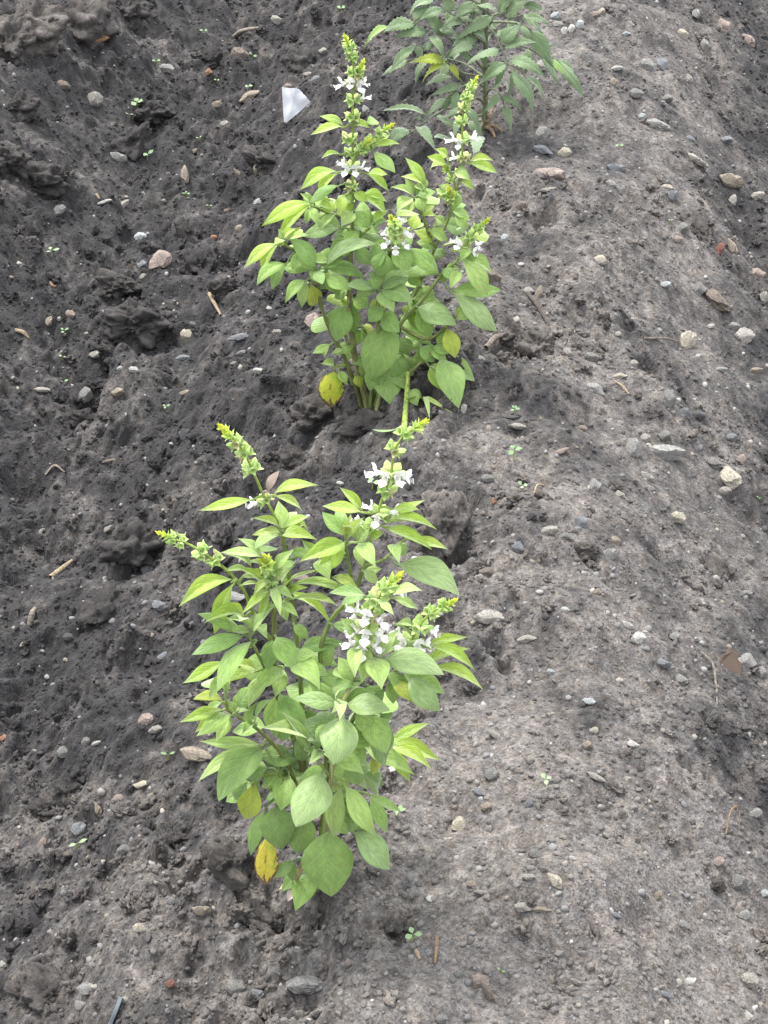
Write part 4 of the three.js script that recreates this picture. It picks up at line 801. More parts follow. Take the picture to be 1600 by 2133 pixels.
  L(682, 1586, 762, 1642, 56, 'pale', 2); L(716, 1632, 782, 1737, 50, 'pale', 3); L(768, 1654, 803, 1730, 30, 'mid', 1); L(732, 1730, 807, 1807, 60, 'silver', 2); L(687, 1722, 690, 1858, 106, 'dull', 3, 0, { fold: 0.05, curl: 0.2, arch: 0.1, label: 'broad dull green veined leaf hanging to the soil' });
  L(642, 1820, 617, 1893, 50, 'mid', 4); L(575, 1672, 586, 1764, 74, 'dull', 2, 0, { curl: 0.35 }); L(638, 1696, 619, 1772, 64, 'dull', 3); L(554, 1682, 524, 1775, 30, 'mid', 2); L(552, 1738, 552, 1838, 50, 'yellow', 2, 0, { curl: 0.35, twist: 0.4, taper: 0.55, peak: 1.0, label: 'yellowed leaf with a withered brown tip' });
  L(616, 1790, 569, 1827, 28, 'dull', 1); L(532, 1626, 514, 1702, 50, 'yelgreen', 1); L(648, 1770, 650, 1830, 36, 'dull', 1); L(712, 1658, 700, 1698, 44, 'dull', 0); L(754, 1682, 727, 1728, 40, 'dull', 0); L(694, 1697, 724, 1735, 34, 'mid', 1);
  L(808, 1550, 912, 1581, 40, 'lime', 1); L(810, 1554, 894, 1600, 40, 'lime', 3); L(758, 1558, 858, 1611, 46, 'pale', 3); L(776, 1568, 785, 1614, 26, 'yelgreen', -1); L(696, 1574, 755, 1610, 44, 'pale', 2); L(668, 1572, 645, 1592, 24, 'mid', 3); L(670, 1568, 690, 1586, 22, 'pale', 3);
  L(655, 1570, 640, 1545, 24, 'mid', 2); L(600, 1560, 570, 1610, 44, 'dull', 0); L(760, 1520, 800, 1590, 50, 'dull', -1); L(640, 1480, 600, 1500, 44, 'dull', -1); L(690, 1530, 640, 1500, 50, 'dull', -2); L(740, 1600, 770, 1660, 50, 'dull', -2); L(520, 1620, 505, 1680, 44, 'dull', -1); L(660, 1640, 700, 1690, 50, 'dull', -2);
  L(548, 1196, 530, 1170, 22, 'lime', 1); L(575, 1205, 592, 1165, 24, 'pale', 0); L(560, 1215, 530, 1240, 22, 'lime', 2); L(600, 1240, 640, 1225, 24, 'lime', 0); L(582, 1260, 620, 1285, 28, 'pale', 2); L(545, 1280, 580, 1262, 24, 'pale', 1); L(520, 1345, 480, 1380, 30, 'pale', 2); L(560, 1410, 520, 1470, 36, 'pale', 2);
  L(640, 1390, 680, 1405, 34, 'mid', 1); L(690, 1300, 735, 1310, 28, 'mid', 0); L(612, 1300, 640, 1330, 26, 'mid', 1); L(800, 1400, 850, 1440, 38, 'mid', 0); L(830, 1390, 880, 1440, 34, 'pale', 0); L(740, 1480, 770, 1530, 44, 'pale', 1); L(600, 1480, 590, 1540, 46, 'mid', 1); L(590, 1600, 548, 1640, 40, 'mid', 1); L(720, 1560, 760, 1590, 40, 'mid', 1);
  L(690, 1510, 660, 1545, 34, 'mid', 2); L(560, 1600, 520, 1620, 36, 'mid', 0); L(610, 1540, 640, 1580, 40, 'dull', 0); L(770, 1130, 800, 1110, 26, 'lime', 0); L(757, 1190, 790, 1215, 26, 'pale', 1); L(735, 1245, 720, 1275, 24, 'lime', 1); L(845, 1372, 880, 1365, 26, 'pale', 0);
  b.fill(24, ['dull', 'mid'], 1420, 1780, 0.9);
}

// ---------------------------------------------------------------- the rear basil
{
  const b = plantFrame('basil_plant', 'taller flowering basil plant behind, its bare stems showing at the foot', 'plant', 765, 842, 'flowering basil plants in a row');
  const { leaf: L, stem: S, spike: K } = b;
  S([[765, 846, 0], [742, 760, 0], [729, 650, 0], [730, 540, 0], [735, 450, 0]], 8, 4, STEM.pale, 'stem', true);
  S([[752, 846, 0], [716, 742, 1], [686, 685, 1.5], [665, 620, 2], [661, 563, 2], [630, 532, 2], [588, 508, 2]], 5, 3, STEM.olive, 'stem', true);
  S([[772, 846, 1], [785, 720, 2], [790, 606, 3], [802, 560, 3], [814, 525, 3]], 5, 4, STEM.green, 'stem', true);
  S([[785, 842, 0], [832, 680, 1], [880, 625, 1], [920, 573, 1], [950, 545, 1]], 5, 3.4, STEM.green, 'stem', true);
  S([[775, 842, -1], [820, 720, -2], [870, 600, -2], [905, 520, -2], [932, 460, -2], [950, 400, -2]], 5, 3, STEM.green, 'stem', true);
  S([[832, 680, 1], [890, 706, 2], [945, 668, 2]], 4, 3, STEM.olive);
  S([[735, 455, 0], [690, 445, 0], [648, 428, 0]], 4, 3, STEM.green);
  S([[780, 842, 2], [850, 780, 3], [898, 735, 3]], 4, 3, STEM.olive, 'stem', true);
  S([[905, 520, -2], [880, 450, -1], [862, 412, -1]], 4, 3, STEM.green);
  S([[743, 750, 0], [720, 700, 1], [727, 640, 1.5]], 4, 3, STEM.pale);
  S([[738, 500, 0], [762, 482, 1], [782, 465, 1]], 3, 2.4, STEM.lime);
  S([[850, 776, 3], [847, 820, 3], [842, 890, 3]], 4.5, 6, STEM.lime); S([[794, 812, 2], [790, 838, 2], [784, 860, 2]], 5, 6, STEM.pale);
  K([[735, 450, 0], [735, 395, 0], [735, 330, 0], [735, 260, 0], [735, 190, 0], [736, 135, 0], [728, 100, 0], [721, 82, 0]], [[733, 388, 0, 0, 1.1, 0.25], [735, 348, 0, 4, 1.15], [732, 318, 0, 0, 1.0], [729, 288, 0, 0, 1.2], [735, 242, 0, 0, 1.2], [737, 207, 0, 1, 1.2, 0.15], [736, 172, 0, 4, 1.2], [738, 148, 0, 0, 1.1], [734, 116, 0, 0, 0.95], [729, 100, 0, 0, 0.9]], [722, 84, 0], 1.05, 2.6);
  K([[736, 185, 0], [744, 160, 0.5], [752, 138, 0.5]], [[746, 155, 0.5, 0, 0.9]], [753, 138, 0.5], 1.1, 2);
  K([[735, 340, 0], [755, 312, 0.6], [780, 285, 0.6], [812, 264, 0.6]], [[757, 308, 0.6, 0, 1.05], [772, 294, 0.6, 0, 1.0], [792, 277, 0.6, 0, 0.9]], [808, 266, 0.6], 1.1, 2.2);
  K([[735, 330, 0], [748, 316, 1], [762, 300, 1.4]], [[752, 312, 1, 0, 0.9]], [764, 298, 1.4], 1.2, 2);
  K([[950, 400, -2], [962, 350, -2], [963, 300, -2], [964, 250, -2], [970, 205, -2], [984, 180, -2], [991, 166, -2]], [[958, 362, -2, 0, 0.9], [966, 328, -2, 1, 1], [964, 290, -2, 3, 1.1], [962, 252, -2, 0, 1], [966, 224, -2, 0, 0.95], [972, 202, -2, 0, 0.95], [980, 184, -2, 0, 0.8]], [989, 170, -2], 0.95, 2.2);
  K([[950, 400, -2], [944, 372, -1.4], [930, 350, -1]], [[940, 372, -1.4, 0, 0.8]], [928, 350, -1], 1.0, 2);
  K([[940, 440, -2], [938, 422, -1], [934, 405, -0.6]], [[925, 402, -1, 0, 1.0], [938, 415, -1, 0, 0.9]], [938, 404, -0.6], 1.35, 2);
  K([[814, 525, 3], [822, 495, 4], [826, 478, 5.5], [822, 462, 6]], [[824, 497, 4.4, 6, 1.2], [824, 482, 5.2, 2, 1.15], [822, 470, 5.6, 0, 1]], [816, 458, 6], 1.1, 3);
  K([[950, 545, 1], [965, 520, 1], [980, 495, 1], [998, 474, 1], [1014, 460, 1]], [[966, 512, 1, 3, 1.1], [980, 494, 1, 1, 1.05], [995, 477, 1, 0, 0.95]], [1010, 463, 1], 1.05, 2.4);
  L(717, 265, 651, 280, 26, 'lime', 1); L(740, 262, 768, 266, 24, 'lime', 1); L(762, 258, 788, 256, 26, 'mid', -1); L(712, 322, 671, 331, 18, 'lime', 1); L(776, 308, 831, 301, 20, 'lime', 0); L(778, 316, 821, 358, 32, 'mid', 2); L(707, 358, 631, 393, 36, 'lime', 1); L(764, 362, 807, 397, 28, 'lime', 1);
  L(708, 386, 649, 422, 28, 'mid', 1); L(720, 408, 706, 445, 28, 'lime', 2); L(750, 406, 800, 444, 44, 'lime', 1, -0.2); L(655, 422, 552, 468, 38, 'lime', 1); L(648, 428, 626, 404, 22, 'pale', 0); L(650, 430, 662, 470, 22, 'pale', 2); L(655, 430, 700, 440, 20, 'lime', 2);
  L(890, 388, 846, 331, 30, 'lime', -1); L(886, 398, 872, 372, 26, 'pale', 0); L(862, 410, 816, 391, 24, 'pale', 0); L(862, 412, 829, 442, 38, 'pale', 2); L(864, 412, 884, 440, 28, 'pale', 1); L(868, 408, 905, 400, 26, 'mid', 0);
  L(712, 476, 634, 492, 36, 'silver', 1); L(584, 506, 513, 555, 32, 'lime', 1); L(598, 548, 539, 591, 34, 'mid', 1); L(590, 500, 572, 508, 20, 'lime', 2); L(592, 502, 616, 478, 26, 'lime', 0); L(590, 498, 580, 478, 20, 'pale', 0); L(600, 500, 640, 490, 22, 'lime', 1);
  L(660, 562, 607, 500, 44, 'mid', 0); L(668, 556, 712, 525, 38, 'mid', -1); L(674, 560, 778, 512, 46, 'silver', 1); L(640, 582, 597, 629, 34, 'pale', 2); L(647, 588, 655, 634, 36, 'yelgreen', -1); L(676, 570, 729, 602, 38, 'mid', 2); L(664, 562, 672, 590, 26, 'mid', 3); L(786, 602, 725, 596, 30, 'dull', 2);
  L(790, 604, 855, 628, 44, 'dull', 2); L(792, 606, 818, 648, 36, 'dull', 3); L(790, 603, 768, 570, 30, 'mid', 0); L(888, 578, 810, 562, 30, 'dull', 0); L(916, 574, 859, 520, 44, 'mid', -1); L(955, 536, 1012, 615, 50, 'pale', 1); L(936, 606, 1029, 685, 50, 'silver', 1); L(950, 666, 992, 648, 30, 'pale', 0);
  L(853, 624, 915, 628, 28, 'pale', 0); L(853, 641, 886, 682, 44, 'lime', 1); L(866, 638, 946, 675, 54, 'silver', 2); L(832, 658, 890, 713, 64, 'mid', 3); L(930, 682, 947, 742, 40, 'yelgreen', 1); L(899, 724, 946, 730, 30, 'mid', 1); L(822, 670, 774, 784, 80, 'dull', 3, 0, { fold: 0.1, curl: 0.16 }); L(728, 630, 702, 707, 56, 'mid', 2, 0, { fold: 0.1 });
  L(808, 768, 812, 837, 56, 'dull', 2); L(914, 744, 953, 844, 56, 'dull', 1); L(894, 762, 921, 812, 30, 'lime', 0); L(696, 768, 690, 844, 52, 'lemon', 1, 0, { curl: 0.3, twist: -0.4, taper: 0.55, peak: 1.0, label: 'yellow leaf fading at the plant foot' }); L(697, 764, 670, 758, 24, 'pale', 1); L(690, 716, 653, 735, 22, 'pale', 1); L(716, 729, 691, 737, 16, 'pale', 1);
  L(766, 646, 803, 640, 38, 'yelgreen', -1); L(755, 680, 780, 700, 34, 'yelgreen', -1); L(850, 726, 872, 706, 44, 'dull', -1); L(872, 722, 902, 752, 40, 'mid', 1); L(853, 812, 868, 843, 28, 'mid', 0); L(881, 830, 937, 858, 14, 'lime', 1);
  L(857, 480, 868, 448, 28, 'lime', -1); L(902, 508, 863, 482, 32, 'lime', 0); L(944, 446, 970, 478, 34, 'pale', 1); L(940, 440, 975, 452, 26, 'mid', 0); L(735, 440, 712, 470, 34, 'pale', 2); L(738, 440, 768, 470, 46, 'mid', 1); L(742, 470, 800, 460, 34, 'mid', 0); L(800, 520, 790, 572, 50, 'mid', 1); L(815, 520, 850, 560, 46, 'mid', 1); L(812, 522, 775, 550, 44, 'mid', 0); L(824, 515, 858, 498, 34, 'mid', -1);
  L(920, 560, 950, 580, 26, 'mid', 1); L(934, 328, 908, 311, 22, 'lime', 0); L(930, 344, 892, 327, 30, 'lime', 0); L(974, 340, 1033, 361, 28, 'lime', 1); L(945, 358, 978, 376, 30, 'pale', 1); L(962, 405, 945, 436, 24, 'mid', 1); L(960, 560, 940, 600, 30, 'pale', 2); L(985, 520, 960, 545, 24, 'pale', 1);
  L(760, 742, 790, 770, 36, 'dull', -1); L(750, 690, 765, 720, 40, 'mid', -2); L(840, 740, 860, 780, 40, 'dull', -1); L(705, 770, 722, 800, 26, 'pale', 1); L(740, 780, 752, 806, 22, 'yelgreen', 1); L(735, 760, 766, 745, 24, 'mid', 0);
  L(735, 400, 765, 420, 26, 'lime', 1); L(735, 420, 700, 425, 28, 'pale', 1); L(700, 446, 670, 478, 26, 'pale', 1); L(690, 445, 668, 420, 24, 'lime', 0); L(748, 480, 725, 515, 34, 'mid', 1); L(776, 466, 806, 440, 24, 'lime', -1); L(733, 500, 690, 520, 34, 'mid', 1); L(732, 520, 770, 548, 38, 'mid', 0); L(632, 532, 610, 560, 28, 'mid', 1); L(650, 545, 690, 550, 26, 'pale', 0);
  L(880, 450, 905, 430, 28, 'lime', 0); L(892, 480, 930, 500, 30, 'pale', 0); L(905, 520, 870, 505, 30, 'mid', 0); L(925, 470, 905, 450, 26, 'pale', 0); L(880, 600, 850, 570, 36, 'mid', -1); L(870, 620, 905, 610, 34, 'mid', 0); L(845, 660, 880, 650, 34, 'pale', 1); L(800, 640, 770, 668, 36, 'mid', 1); L(790, 660, 830, 690, 40, 'mid', 1); L(735, 620, 765, 640, 36, 'mid', 1); L(728, 600, 700, 620, 34, 'mid', 0);
  L(830, 700, 850, 740, 44, 'dull', 1); L(770, 740, 800, 800, 44, 'dull', 1); L(740, 720, 700, 740, 28, 'mid', 1); L(790, 760, 770, 810, 40, 'mid', 1); L(820, 740, 842, 790, 40, 'mid', 1); L(945, 400, 915, 388, 24, 'lime', 0); L(955, 380, 985, 395, 24, 'lime', 1);
  b.fill(36, ['mid', 'dull', 'lime'], 440, 740, 0.85);
}

// ---------------------------------------------------------------- the tomato plant
{
  const b = plantFrame('tomato_plant', 'grey green tomato plant with divided leaves at the top of the ridge', 'plant', 1008, 264);
  const { g, P, stem: S, pxm } = b;
  S([[1008, 268, 0], [1011, 200, 0], [1010, 120, 0], [1012, 60, 0], [1006, 0, 0], [1002, -70, 0], [1000, -120, 0]], 6.5, 3.5, STEM.tomato, 'stem', true);
  // a divided leaf: its stalk (the part) and its leaflets (sub-parts)
  const compound = (stalk, leaflets, r = 3) => {
    const pts = stalk.map(([x, y, o]) => P(x, y, o)), st = part('leaf', tube(pts, [r * pxm, r * 0.7 * pxm, r * 0.4 * pxm], 6), STEM.grey, g);
    for (const [bx, by, tx, ty, w, off = 2, dz = 1, kind = 'tomato', roll = 0] of leaflets) {
      const B = P(bx, by, off), T = P(bx + (tx - bx) * 1.15, by + (ty - by) * 1.15 + 6, off + dz), L = B.distanceTo(T);
      let near = pts[0], bd = 1e9; for (let k = 0; k < 40; k++) { const t = k / 39 * (pts.length - 1), i = Math.min(pts.length - 2, Math.floor(t)), q = pts[i].clone().lerp(pts[i + 1], t - i); if (q.distanceTo(B) < bd) { bd = q.distanceTo(B); near = q; } }
      const geo = [leafGeo(B, T, w * 0.88 * scaleAt(B), { roll: roll + rr(-0.3, 0.3), fold: rr(0.15, 0.6), curl: rr(0.1, 0.3), arch: rr(0.08, 0.26), teeth: 0.2, ns: 18, stalk: 0.04, phase: rr(0, 6), wave: 0.06, peak: 0.62, twist: rr(-0.6, 0.6), sway: rr(-0.08, 0.08) }).toNonIndexed()];
      if (bd < 0.08) geo.push(tube([near, near.clone().lerp(B, 0.5), B, B.clone().lerp(T, 0.1)], [0.0013, 0.001, 0.0009, 0.0006], 5, 6).toNonIndexed());
      const m = shade(new THREE.Mesh(mergeGeometries(geo), pick(LEAF[kind]))); m.name = 'leaflet'; st.add(m);
    }
  };
  compound([[1010, 50, 0], [1030, 70, 3], [1044, 98, 5], [1058, 130, 6], [1066, 150, 7]], [[1066, 150, 1105, 226, 38, 7, 3], [1056, 134, 1004, 165, 42, 6, 2], [1062, 124, 1127, 154, 40, 6, 2], [1040, 103, 979, 127, 40, 5, 2], [1047, 103, 1112, 85, 36, 5, 0], [1043, 88, 1082, 50, 42, 5, -2]]);
  compound([[1012, 45, 0], [1085, 50, 0], [1120, 75, 0], [1150, 120, 1], [1165, 128, 1]], [[1104, 62, 1147, 126, 46, 0, 2], [1162, 126, 1211, 199, 30, 1, 2], [1160, 124, 1198, 158, 26, 1, 0], [1150, 122, 1180, 160, 18, 1, 2, 'mid'], [1125, 76, 1140, 100, 30, -1, 0, 'mid'], [1090, 38, 1138, 45, 30, 0, 0], [1082, 52, 1106, 84, 22, 1, 1]]);
  compound([[1011, 150, 0], [985, 120, 1], [935, 80, 2], [890, 55, 2], [862, 46, 2]], [[920, 76, 886, 30, 40, 2, -1], [934, 80, 990, 96, 38, 2, 2], [896, 74, 919, 123, 30, 2, 3], [890, 68, 829, 70, 38, 2, 1], [866, 50, 802, 62, 42, 2, 1], [812, 56, 766, 87, 26, 2, 1, 'mid'], [862, 44, 894, 4, 32, 2, -2], [946, 92, 985, 128, 26, 2, 2], [912, 60, 950, 66, 34, 2, 0]]);
  compound([[1010, 160, 0], [960, 150, 2], [905, 110, 3], [868, 94, 3]], [[866, 96, 817, 145, 30, 3, 2], [880, 100, 905, 88, 26, 3, 0]]);
  compound([[1009, 210, 0], [985, 200, 2], [960, 168, 3], [934, 130, 3]], [[931, 126, 858, 127, 30, 3, 1, 'yelgreen'], [930, 132, 886, 164, 24, 3, 2, 'yelgreen'], [938, 134, 953, 158, 22, 3, 1, 'yelgreen'], [943, 160, 892, 172, 32, 3, 2], [958, 176, 905, 190, 28, 3, 2], [932, 122, 945, 98, 22, 3, -1]]);
  compound([[1007, 240, 0], [985, 240, 2], [935, 226, 4], [890, 250, 5], [852, 280, 5], [838, 288, 5]], [[888, 240, 806, 227, 30, 5, 0], [868, 268, 906, 308, 38, 5, 2], [906, 240, 956, 270, 30, 4, 2], [852, 270, 817, 299, 40, 5, 2], [905, 284, 944, 291, 20, 4, 2], [920, 228, 945, 190, 24, 4, -1], [878, 248, 866, 240, 16, 5, 0]]);
  compound([[1007, 250, 0], [1000, 268, 3], [992, 282, 5]], [[990, 286, 987, 326, 40, 5, 1], [978, 250, 1000, 285, 30, 3, 2]]);
  compound([[1012, 62, 0], [1025, 40, 1], [1010, 20, 2], [960, 20, 3]], [[1028, 34, 963, 72, 40, 2, 2], [1010, 24, 956, 14, 30, 2, 0], [1040, 30, 1066, -6, 36, 1, 0], [985, 40, 940, 44, 40, 2, 1], [975, 60, 1010, 84, 36, 2, 2]]);
  compound([[1011, 40, 0], [1050, 20, 1], [1080, -10, 1], [1100, -40, 1]], [[1052, 36, 1112, -4, 60, 1, 0], [1090, 10, 1130, 20, 30, 1, 1], [1085, -20, 1130, -40, 40, 1, 0], [1060, 0, 1040, -50, 40, 1, -1]]);
  compound([[1006, 10, 0], [960, -10, 0], [915, -5, 0], [880, 10, 0]], [[930, 22, 946, -6, 30, 1, 0], [935, 24, 934, 50, 30, 1, 2], [905, 0, 860, 24, 40, 0, 1, 'tomato'], [915, -4, 890, -45, 40, 0, 0], [960, -8, 970, -60, 44, 0, 0], [970, 0, 990, 30, 34, 0, 2]]);
  compound([[1010, 90, 0], [985, 70, 2], [960, 40, 3], [925, 20, 3]], [[962, 44, 925, 60, 38, 3, 1], [950, 30, 985, 16, 34, 3, 0], [925, 20, 880, 34, 36, 3, 1], [940, 26, 925, -10, 34, 3, -1], [980, 66, 945, 90, 34, 2, 2]]);
  compound([[1011, 100, 0], [1030, 60, -3], [1060, 40, -4], [1090, 30, -4]], [[1035, 60, 1000, 40, 36, -3, 0, 'tomato'], [1060, 40, 1075, 75, 36, -4, 1], [1088, 30, 1126, 60, 34, -4, 1], [1062, 38, 1070, 0, 36, -4, 0], [1030, 66, 1058, 84, 30, -3, 1]]);
  compound([[1009, 130, 0], [1000, 105, 3], [985, 92, 4]], [[985, 92, 940, 112, 34, 4, 2], [1000, 104, 1012, 130, 30, 4, 2], [988, 94, 970, 64, 34, 4, -1]]);
  compound([[1012, 30, 0], [985, 0, 2], [955, -12, 2]], [[985, 4, 950, 30, 38, 2, 2], [970, -6, 985, -44, 36, 2, 0], [955, -12, 905, -16, 40, 2, 1], [995, 12, 1030, 20, 30, 2, 2]]);
  compound([[1009, 200, 0], [1025, 185, 3], [1045, 200, 5], [1050, 220, 5]], [[1050, 218, 1062, 262, 24, 5, 2], [1040, 196, 1010, 225, 24, 5, 2], [1045, 200, 1082, 222, 24, 5, 1], [1028, 186, 1050, 165, 22, 3, 0]]);
  compound([[1009, 215, 0], [990, 205, 4], [970, 225, 6], [962, 245, 6]], [[962, 244, 945, 282, 24, 6, 2], [972, 224, 995, 262, 24, 6, 2], [968, 226, 930, 240, 24, 6, 1], [990, 206, 968, 192, 22, 4, 0]]);
  compound([[1010, 140, 0], [1040, 130, 3], [1075, 140, 4], [1095, 160, 4]], [[1095, 160, 1128, 200, 24, 4, 2], [1075, 142, 1060, 190, 24, 4, 2], [1080, 140, 1120, 132, 24, 4, 0], [1045, 130, 1030, 172, 24, 3, 2]]);
  compound([[1009, 180, 0], [980, 172, 3], [950, 190, 4], [930, 205, 4]], [[930, 205, 890, 235, 24, 4, 2], [952, 190, 950, 235, 24, 4, 2], [950, 188, 915, 180, 22, 4, 0], [980, 174, 975, 215, 22, 3, 2]]);
  compound([[1009, 160, 0], [960, 130, -3], [900, 120, -4], [850, 125, -4]], [[900, 120, 870, 165, 26, -4, 2], [850, 125, 800, 150, 26, -4, 1], [880, 122, 860, 85, 26, -4, 0], [930, 124, 920, 165, 26, -3, 2], [945, 126, 965, 100, 26, -3, 0]]);
  compound([[1011, 110, 0], [1050, 95, -3], [1100, 100, -4], [1130, 120, -4]], [[1130, 120, 1160, 165, 24, -4, 2], [1100, 100, 1095, 145, 26, -4, 2], [1105, 98, 1150, 90, 24, -4, 0], [1060, 96, 1050, 60, 26, -3, 0]]);
  compound([[1002, -60, 0], [1040, -90, 0], [1080, -110, 0]], [[1040, -90, 1100, -70, 50, 0, 2], [1080, -110, 1130, -130, 50, 0, 1], [1050, -95, 1040, -150, 50, 0, 0]]);
  compound([[1001, -80, 0], [960, -110, 0], [920, -125, 0]], [[960, -110, 910, -80, 50, 0, 2], [920, -125, 870, -130, 50, 0, 1], [950, -112, 960, -165, 50, 0, 0], [1000, -120, 1005, -180, 50, 0, 0]]);
}

// ---------------------------------------------------------------- seedlings
const SEED = [soft(0.21, 0.31, 0.14), soft(0.26, 0.35, 0.19), soft(0.18, 0.28, 0.13)];
function seedling(px, py, size, label, n = 2, lift = 0.8) {
  const kind = rnd(), broad = rr(0.45, 0.95), peakAt = rr(0.8, 1.3), lean = rr(-0.3, 0.3);
  const p = onSoil(px, py + size * 0.2), s = scaleAt(p), r = size * s * 0.44, o = thing('seedling', label, 'seedling', p), top = p.clone(); top.y += r * lift;
  const foot = p.clone(); foot.y -= 0.004; part('stem', tube([foot, p.clone().lerp(top, 0.5).add(new THREE.Vector3(rr(-1, 1), 0, rr(-1, 1)).multiplyScalar(r * 0.1)), top], [0.0009, 0.0007, 0.0006], 5), STEM.lime, o);
  const a0 = rr(-0.5, 0.5), m = pick(SEED);
  for (let k = 0; k < n; k++) { const a = a0 + k / n * Math.PI * 2 + rr(-0.35, 0.35), grow = k < 2 ? rr(0.9, 1.15) : rr(0.5, 0.95), T = top.clone().add(new THREE.Vector3(Math.cos(a) * r * grow, r * (rr(0.0, 0.5) + lean * Math.cos(a)), Math.sin(a) * r * grow)); part('leaf', leafGeo(top, T, r * broad * rr(0.85, 1.1), { up: new THREE.Vector3(lean, 1, 0.3), peak: peakAt, stalk: 0.15, ns: 8, nt: 6, arch: rr(-0.05, 0.2), twist: rr(-0.4, 0.4) }), m, o); }
}
seedling(287, 218, 36, 'paired green seedling between black clods in the furrow, upper one', 3); seedling(270, 242, 22, 'small green seedling just below the paired one in the furrow');
seedling(326, 131, 22, 'tiny pale seedling beside the light grey oval pebble'); seedling(308, 326, 34, 'slender seedling with a narrow raised leaf, right of the long grey furrow stone', 3); seedling(425, 67, 18, 'tiny seedling in the far furrow near the top');
seedling(527, 118, 20, 'tiny seedling right of the round brown stone'); seedling(516, 184, 24, 'tiny seedling on the flat tan stone left of the plastic scrap', 3); seedling(415, 289, 14, 'tiny bluish green sprout at the furrow bottom'); seedling(452, 169, 14, 'tiny sprout in the shaded far furrow');
seedling(108, 526, 36, 'flat pale seedling near the left edge, level with the tan pink stone', 3); seedling(133, 798, 26, 'pale seedling left of the grey angular stone', 2); seedling(134, 692, 26, 'small seedling on the left flank under the furrow', 3); seedling(131, 745, 16, 'tiny pale sprout on the left flank below another seedling');
seedling(346, 850, 26, 'bluish green seedling above the top left flower spike', 3); seedling(352, 1575, 34, 'pale two leaved seedling beside the long tan knobbly stone', 2); seedling(163, 1760, 46, 'pale wide seedling at the foot of the round blue grey stone', 2);
seedling(1136, 1626, 40, 'paired green seedling in open soil on the lower right', 3); seedling(860, 1950, 48, 'three leaved seedling beside a dark hollow below the front basil', 3, 0.9); seedling(1290, 307, 20, 'tiny pale green seedling below the tomato on the right slope', 2); seedling(1072, 855, 30, 'small crinkled sprout right of the rear basil foot', 4);
seedling(1070, 950, 44, 'taller sprout with rounded leaves on the crest between the basil plants', 3, 1.3); seedling(1088, 1014, 28, 'darker sprout at the foot of the taller one', 3); seedling(1043, 2022, 22, 'tiny bright sprout near the bottom of the picture', 2); seedling(828, 1692, 44, 'feathery pale seedling beside the front basil lower leaves', 5, 0.8);
seedling(436, 430, 14, 'tiny sprout left of the rear basil', 2); seedling(710, 20, 22, 'pale seedling left of the tomato top', 3); seedling(388, 405, 18, 'tiny pale sprout below the upright tan sliver', 3); seedling(775, 1010, 40, 'bluish green round leaved seedling behind the tall front flower spike', 3, 0.9); seedling(1397, 461, 14, 'tiny sprout on the far right slope', 2); seedling(1580, 1038, 10, 'tiny bright sprout at the right picture edge', 2);

// ---------------------------------------------------------------- litter
{ // a creased scrap of milky bluish plastic, standing out of the soil and soiled along its foot
  const foot = onSoil(592, 254), corner = (x, y, o) => { const d = ray(x, y), t = (-foot.z - o) / -d.z; return new THREE.Vector3(d.x * t, EYE.y + d.y * t, d.z * t); };
  const A = corner(587, 180, -0.016), B = corner(624, 187, -0.016), C = corner(647, 211, 0.002), D = foot.clone(); D.y -= 0.006;
  const n = 26, pos = [], uv = [], idx = [];
  for (let i = 0; i <= n; i++) for (let j = 0; j <= n; j++) {
    const u = i / n, v = j / n, rag = 1 - 0.05 * Math.abs(noise2(v * 9, 4, 8)), q = A.clone().lerp(B, u * rag).lerp(D.clone().lerp(C, u * rag), v);
    const crease = 0.006 * Math.abs(u - 0.35 - 0.25 * v) - 0.004 * Math.abs(u + 0.7 * v - 0.8); q.addScaledVector(BACK, crease * 1.6 + 0.0016 * noise2(u * 2.3, v * 2.3, 9)); pos.push(q.x, q.y, q.z); uv.push(u, v);
  }
  for (let i = 0; i < n; i++) for (let j = 0; j < n; j++) { const k = i * (n + 1) + j; idx.push(k, k + 1, k + n + 1, k + 1, k + n + 2, k + n + 1); }
  const g = new THREE.BufferGeometry(); g.setAttribute('position', new THREE.Float32BufferAttribute(pos, 3)); g.setAttribute('uv', new THREE.Float32BufferAttribute(uv, 2)); g.setIndex(idx); g.computeVertexNormals();
  single('plastic_scrap', g, new THREE.MeshPhysicalMaterial({ color: new THREE.Color().setRGB(0.60, 0.615, 0.65), roughness: 0.7, transmission: 0.4, thickness: 0, clearcoat: 0.6, clearcoatRoughness: 0.28, side: THREE.DoubleSide }), 'creased scrap of milky bluish plastic sticking out of the furrow bank', 'plastic scrap');
}
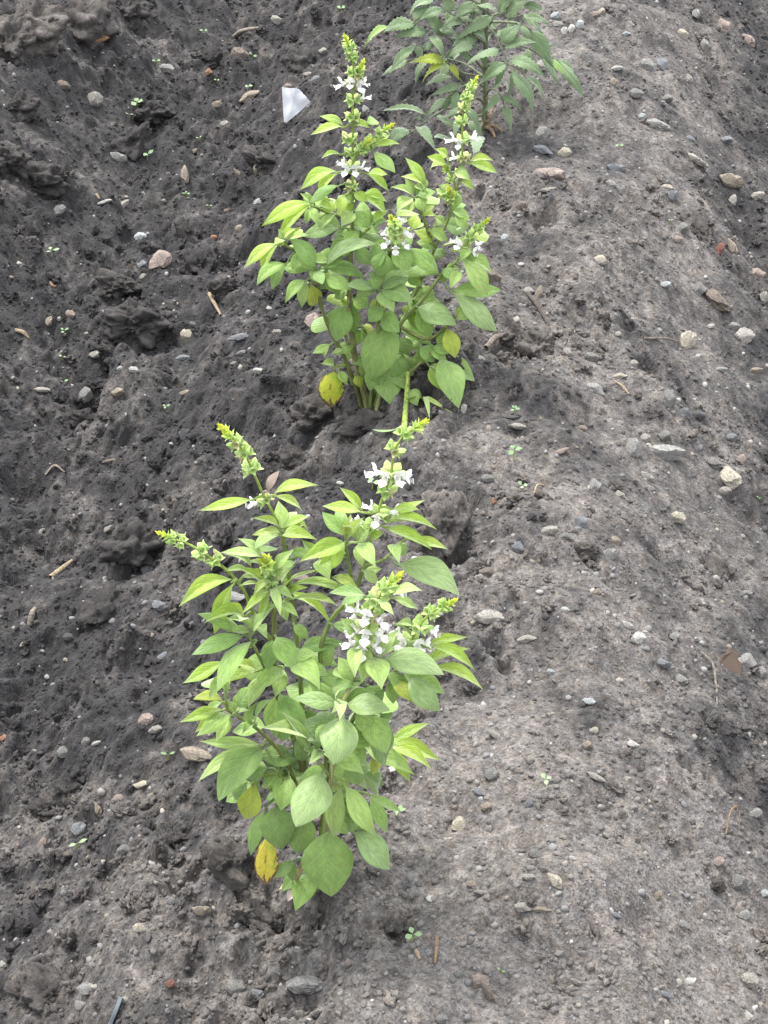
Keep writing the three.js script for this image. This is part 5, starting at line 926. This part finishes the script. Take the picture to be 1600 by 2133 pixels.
{ // a grey plastic strip at the bottom edge
  const pts = [[254, 2088], [244, 2112], [232, 2140], [224, 2160]].map(([x, y], i) => { const p = onSoil(x, y); p.y += 0.006 - 0.001 * i; return p; }), s = scaleAt(pts[1]), curve = new THREE.CatmullRomCurve3(pts);
  const sh = new THREE.Shape(), w = 13 * s, t = 4 * s; sh.moveTo(-t, -w); sh.lineTo(t * 0.4, -w); sh.quadraticCurveTo(t, -w, t, -w * 0.6); sh.lineTo(t, w * 0.6); sh.quadraticCurveTo(t, w, t * 0.4, w); sh.lineTo(-t, w); sh.closePath();
  single('plastic_strip', new THREE.ExtrudeGeometry(sh, { steps: 14, extrudePath: curve }), new THREE.MeshPhysicalMaterial({ color: new THREE.Color().setRGB(0.10, 0.12, 0.135), roughness: 0.65 }), 'dark grey plastic strip in the soil at the bottom edge', 'plastic strip');
}
function dryLeaf(bx, by, tx, ty, w, mat, label, up = 0.01, o = {}, name = 'dry_leaf', category = 'dry leaf') {
  const B = onSoil(bx, by), T = onSoil(tx, ty); B.y += 0.005; T.y += up;
  single(name, leafGeo(B, T, w * scaleAt(B), { up: Y, fold: 0.5, curl: -0.2, arch: -0.1, stalk: 0, peak: 0.9, ...o }), mat, label, category);
}
dryLeaf(192, 100, 230, 92, 26, soft(0.46, 0.25, 0.12, { transmission: 0.15 }), 'curled orange brown dry leaf in the far furrow', 0.012, { fold: 0.9 });
dryLeaf(618, 1862, 600, 1888, 26, soft(0.30, 0.25, 0.22, { transmission: 0.1 }), 'grey withered leaf lying at the front basil foot', 0.006);
dryLeaf(582, 1862, 612, 1850, 16, soft(0.45, 0.38, 0.26, { transmission: 0.15 }), 'pale dry leaf curl at the tan stem of the front basil', 0.008);
dryLeaf(775, 902, 832, 898, 12, soft(0.33, 0.47, 0.2), 'fallen green leaf blade under the tall front flower spike', 0.004, { fold: 0.2 }, 'fallen_leaf', 'leaf');
dryLeaf(800, 1618, 836, 1608, 18, soft(0.5, 0.45, 0.4, { transmission: 0.1 }), 'pale withered leaf on the soil right of the front basil', 0.006);


renderer.render(scene, camera);
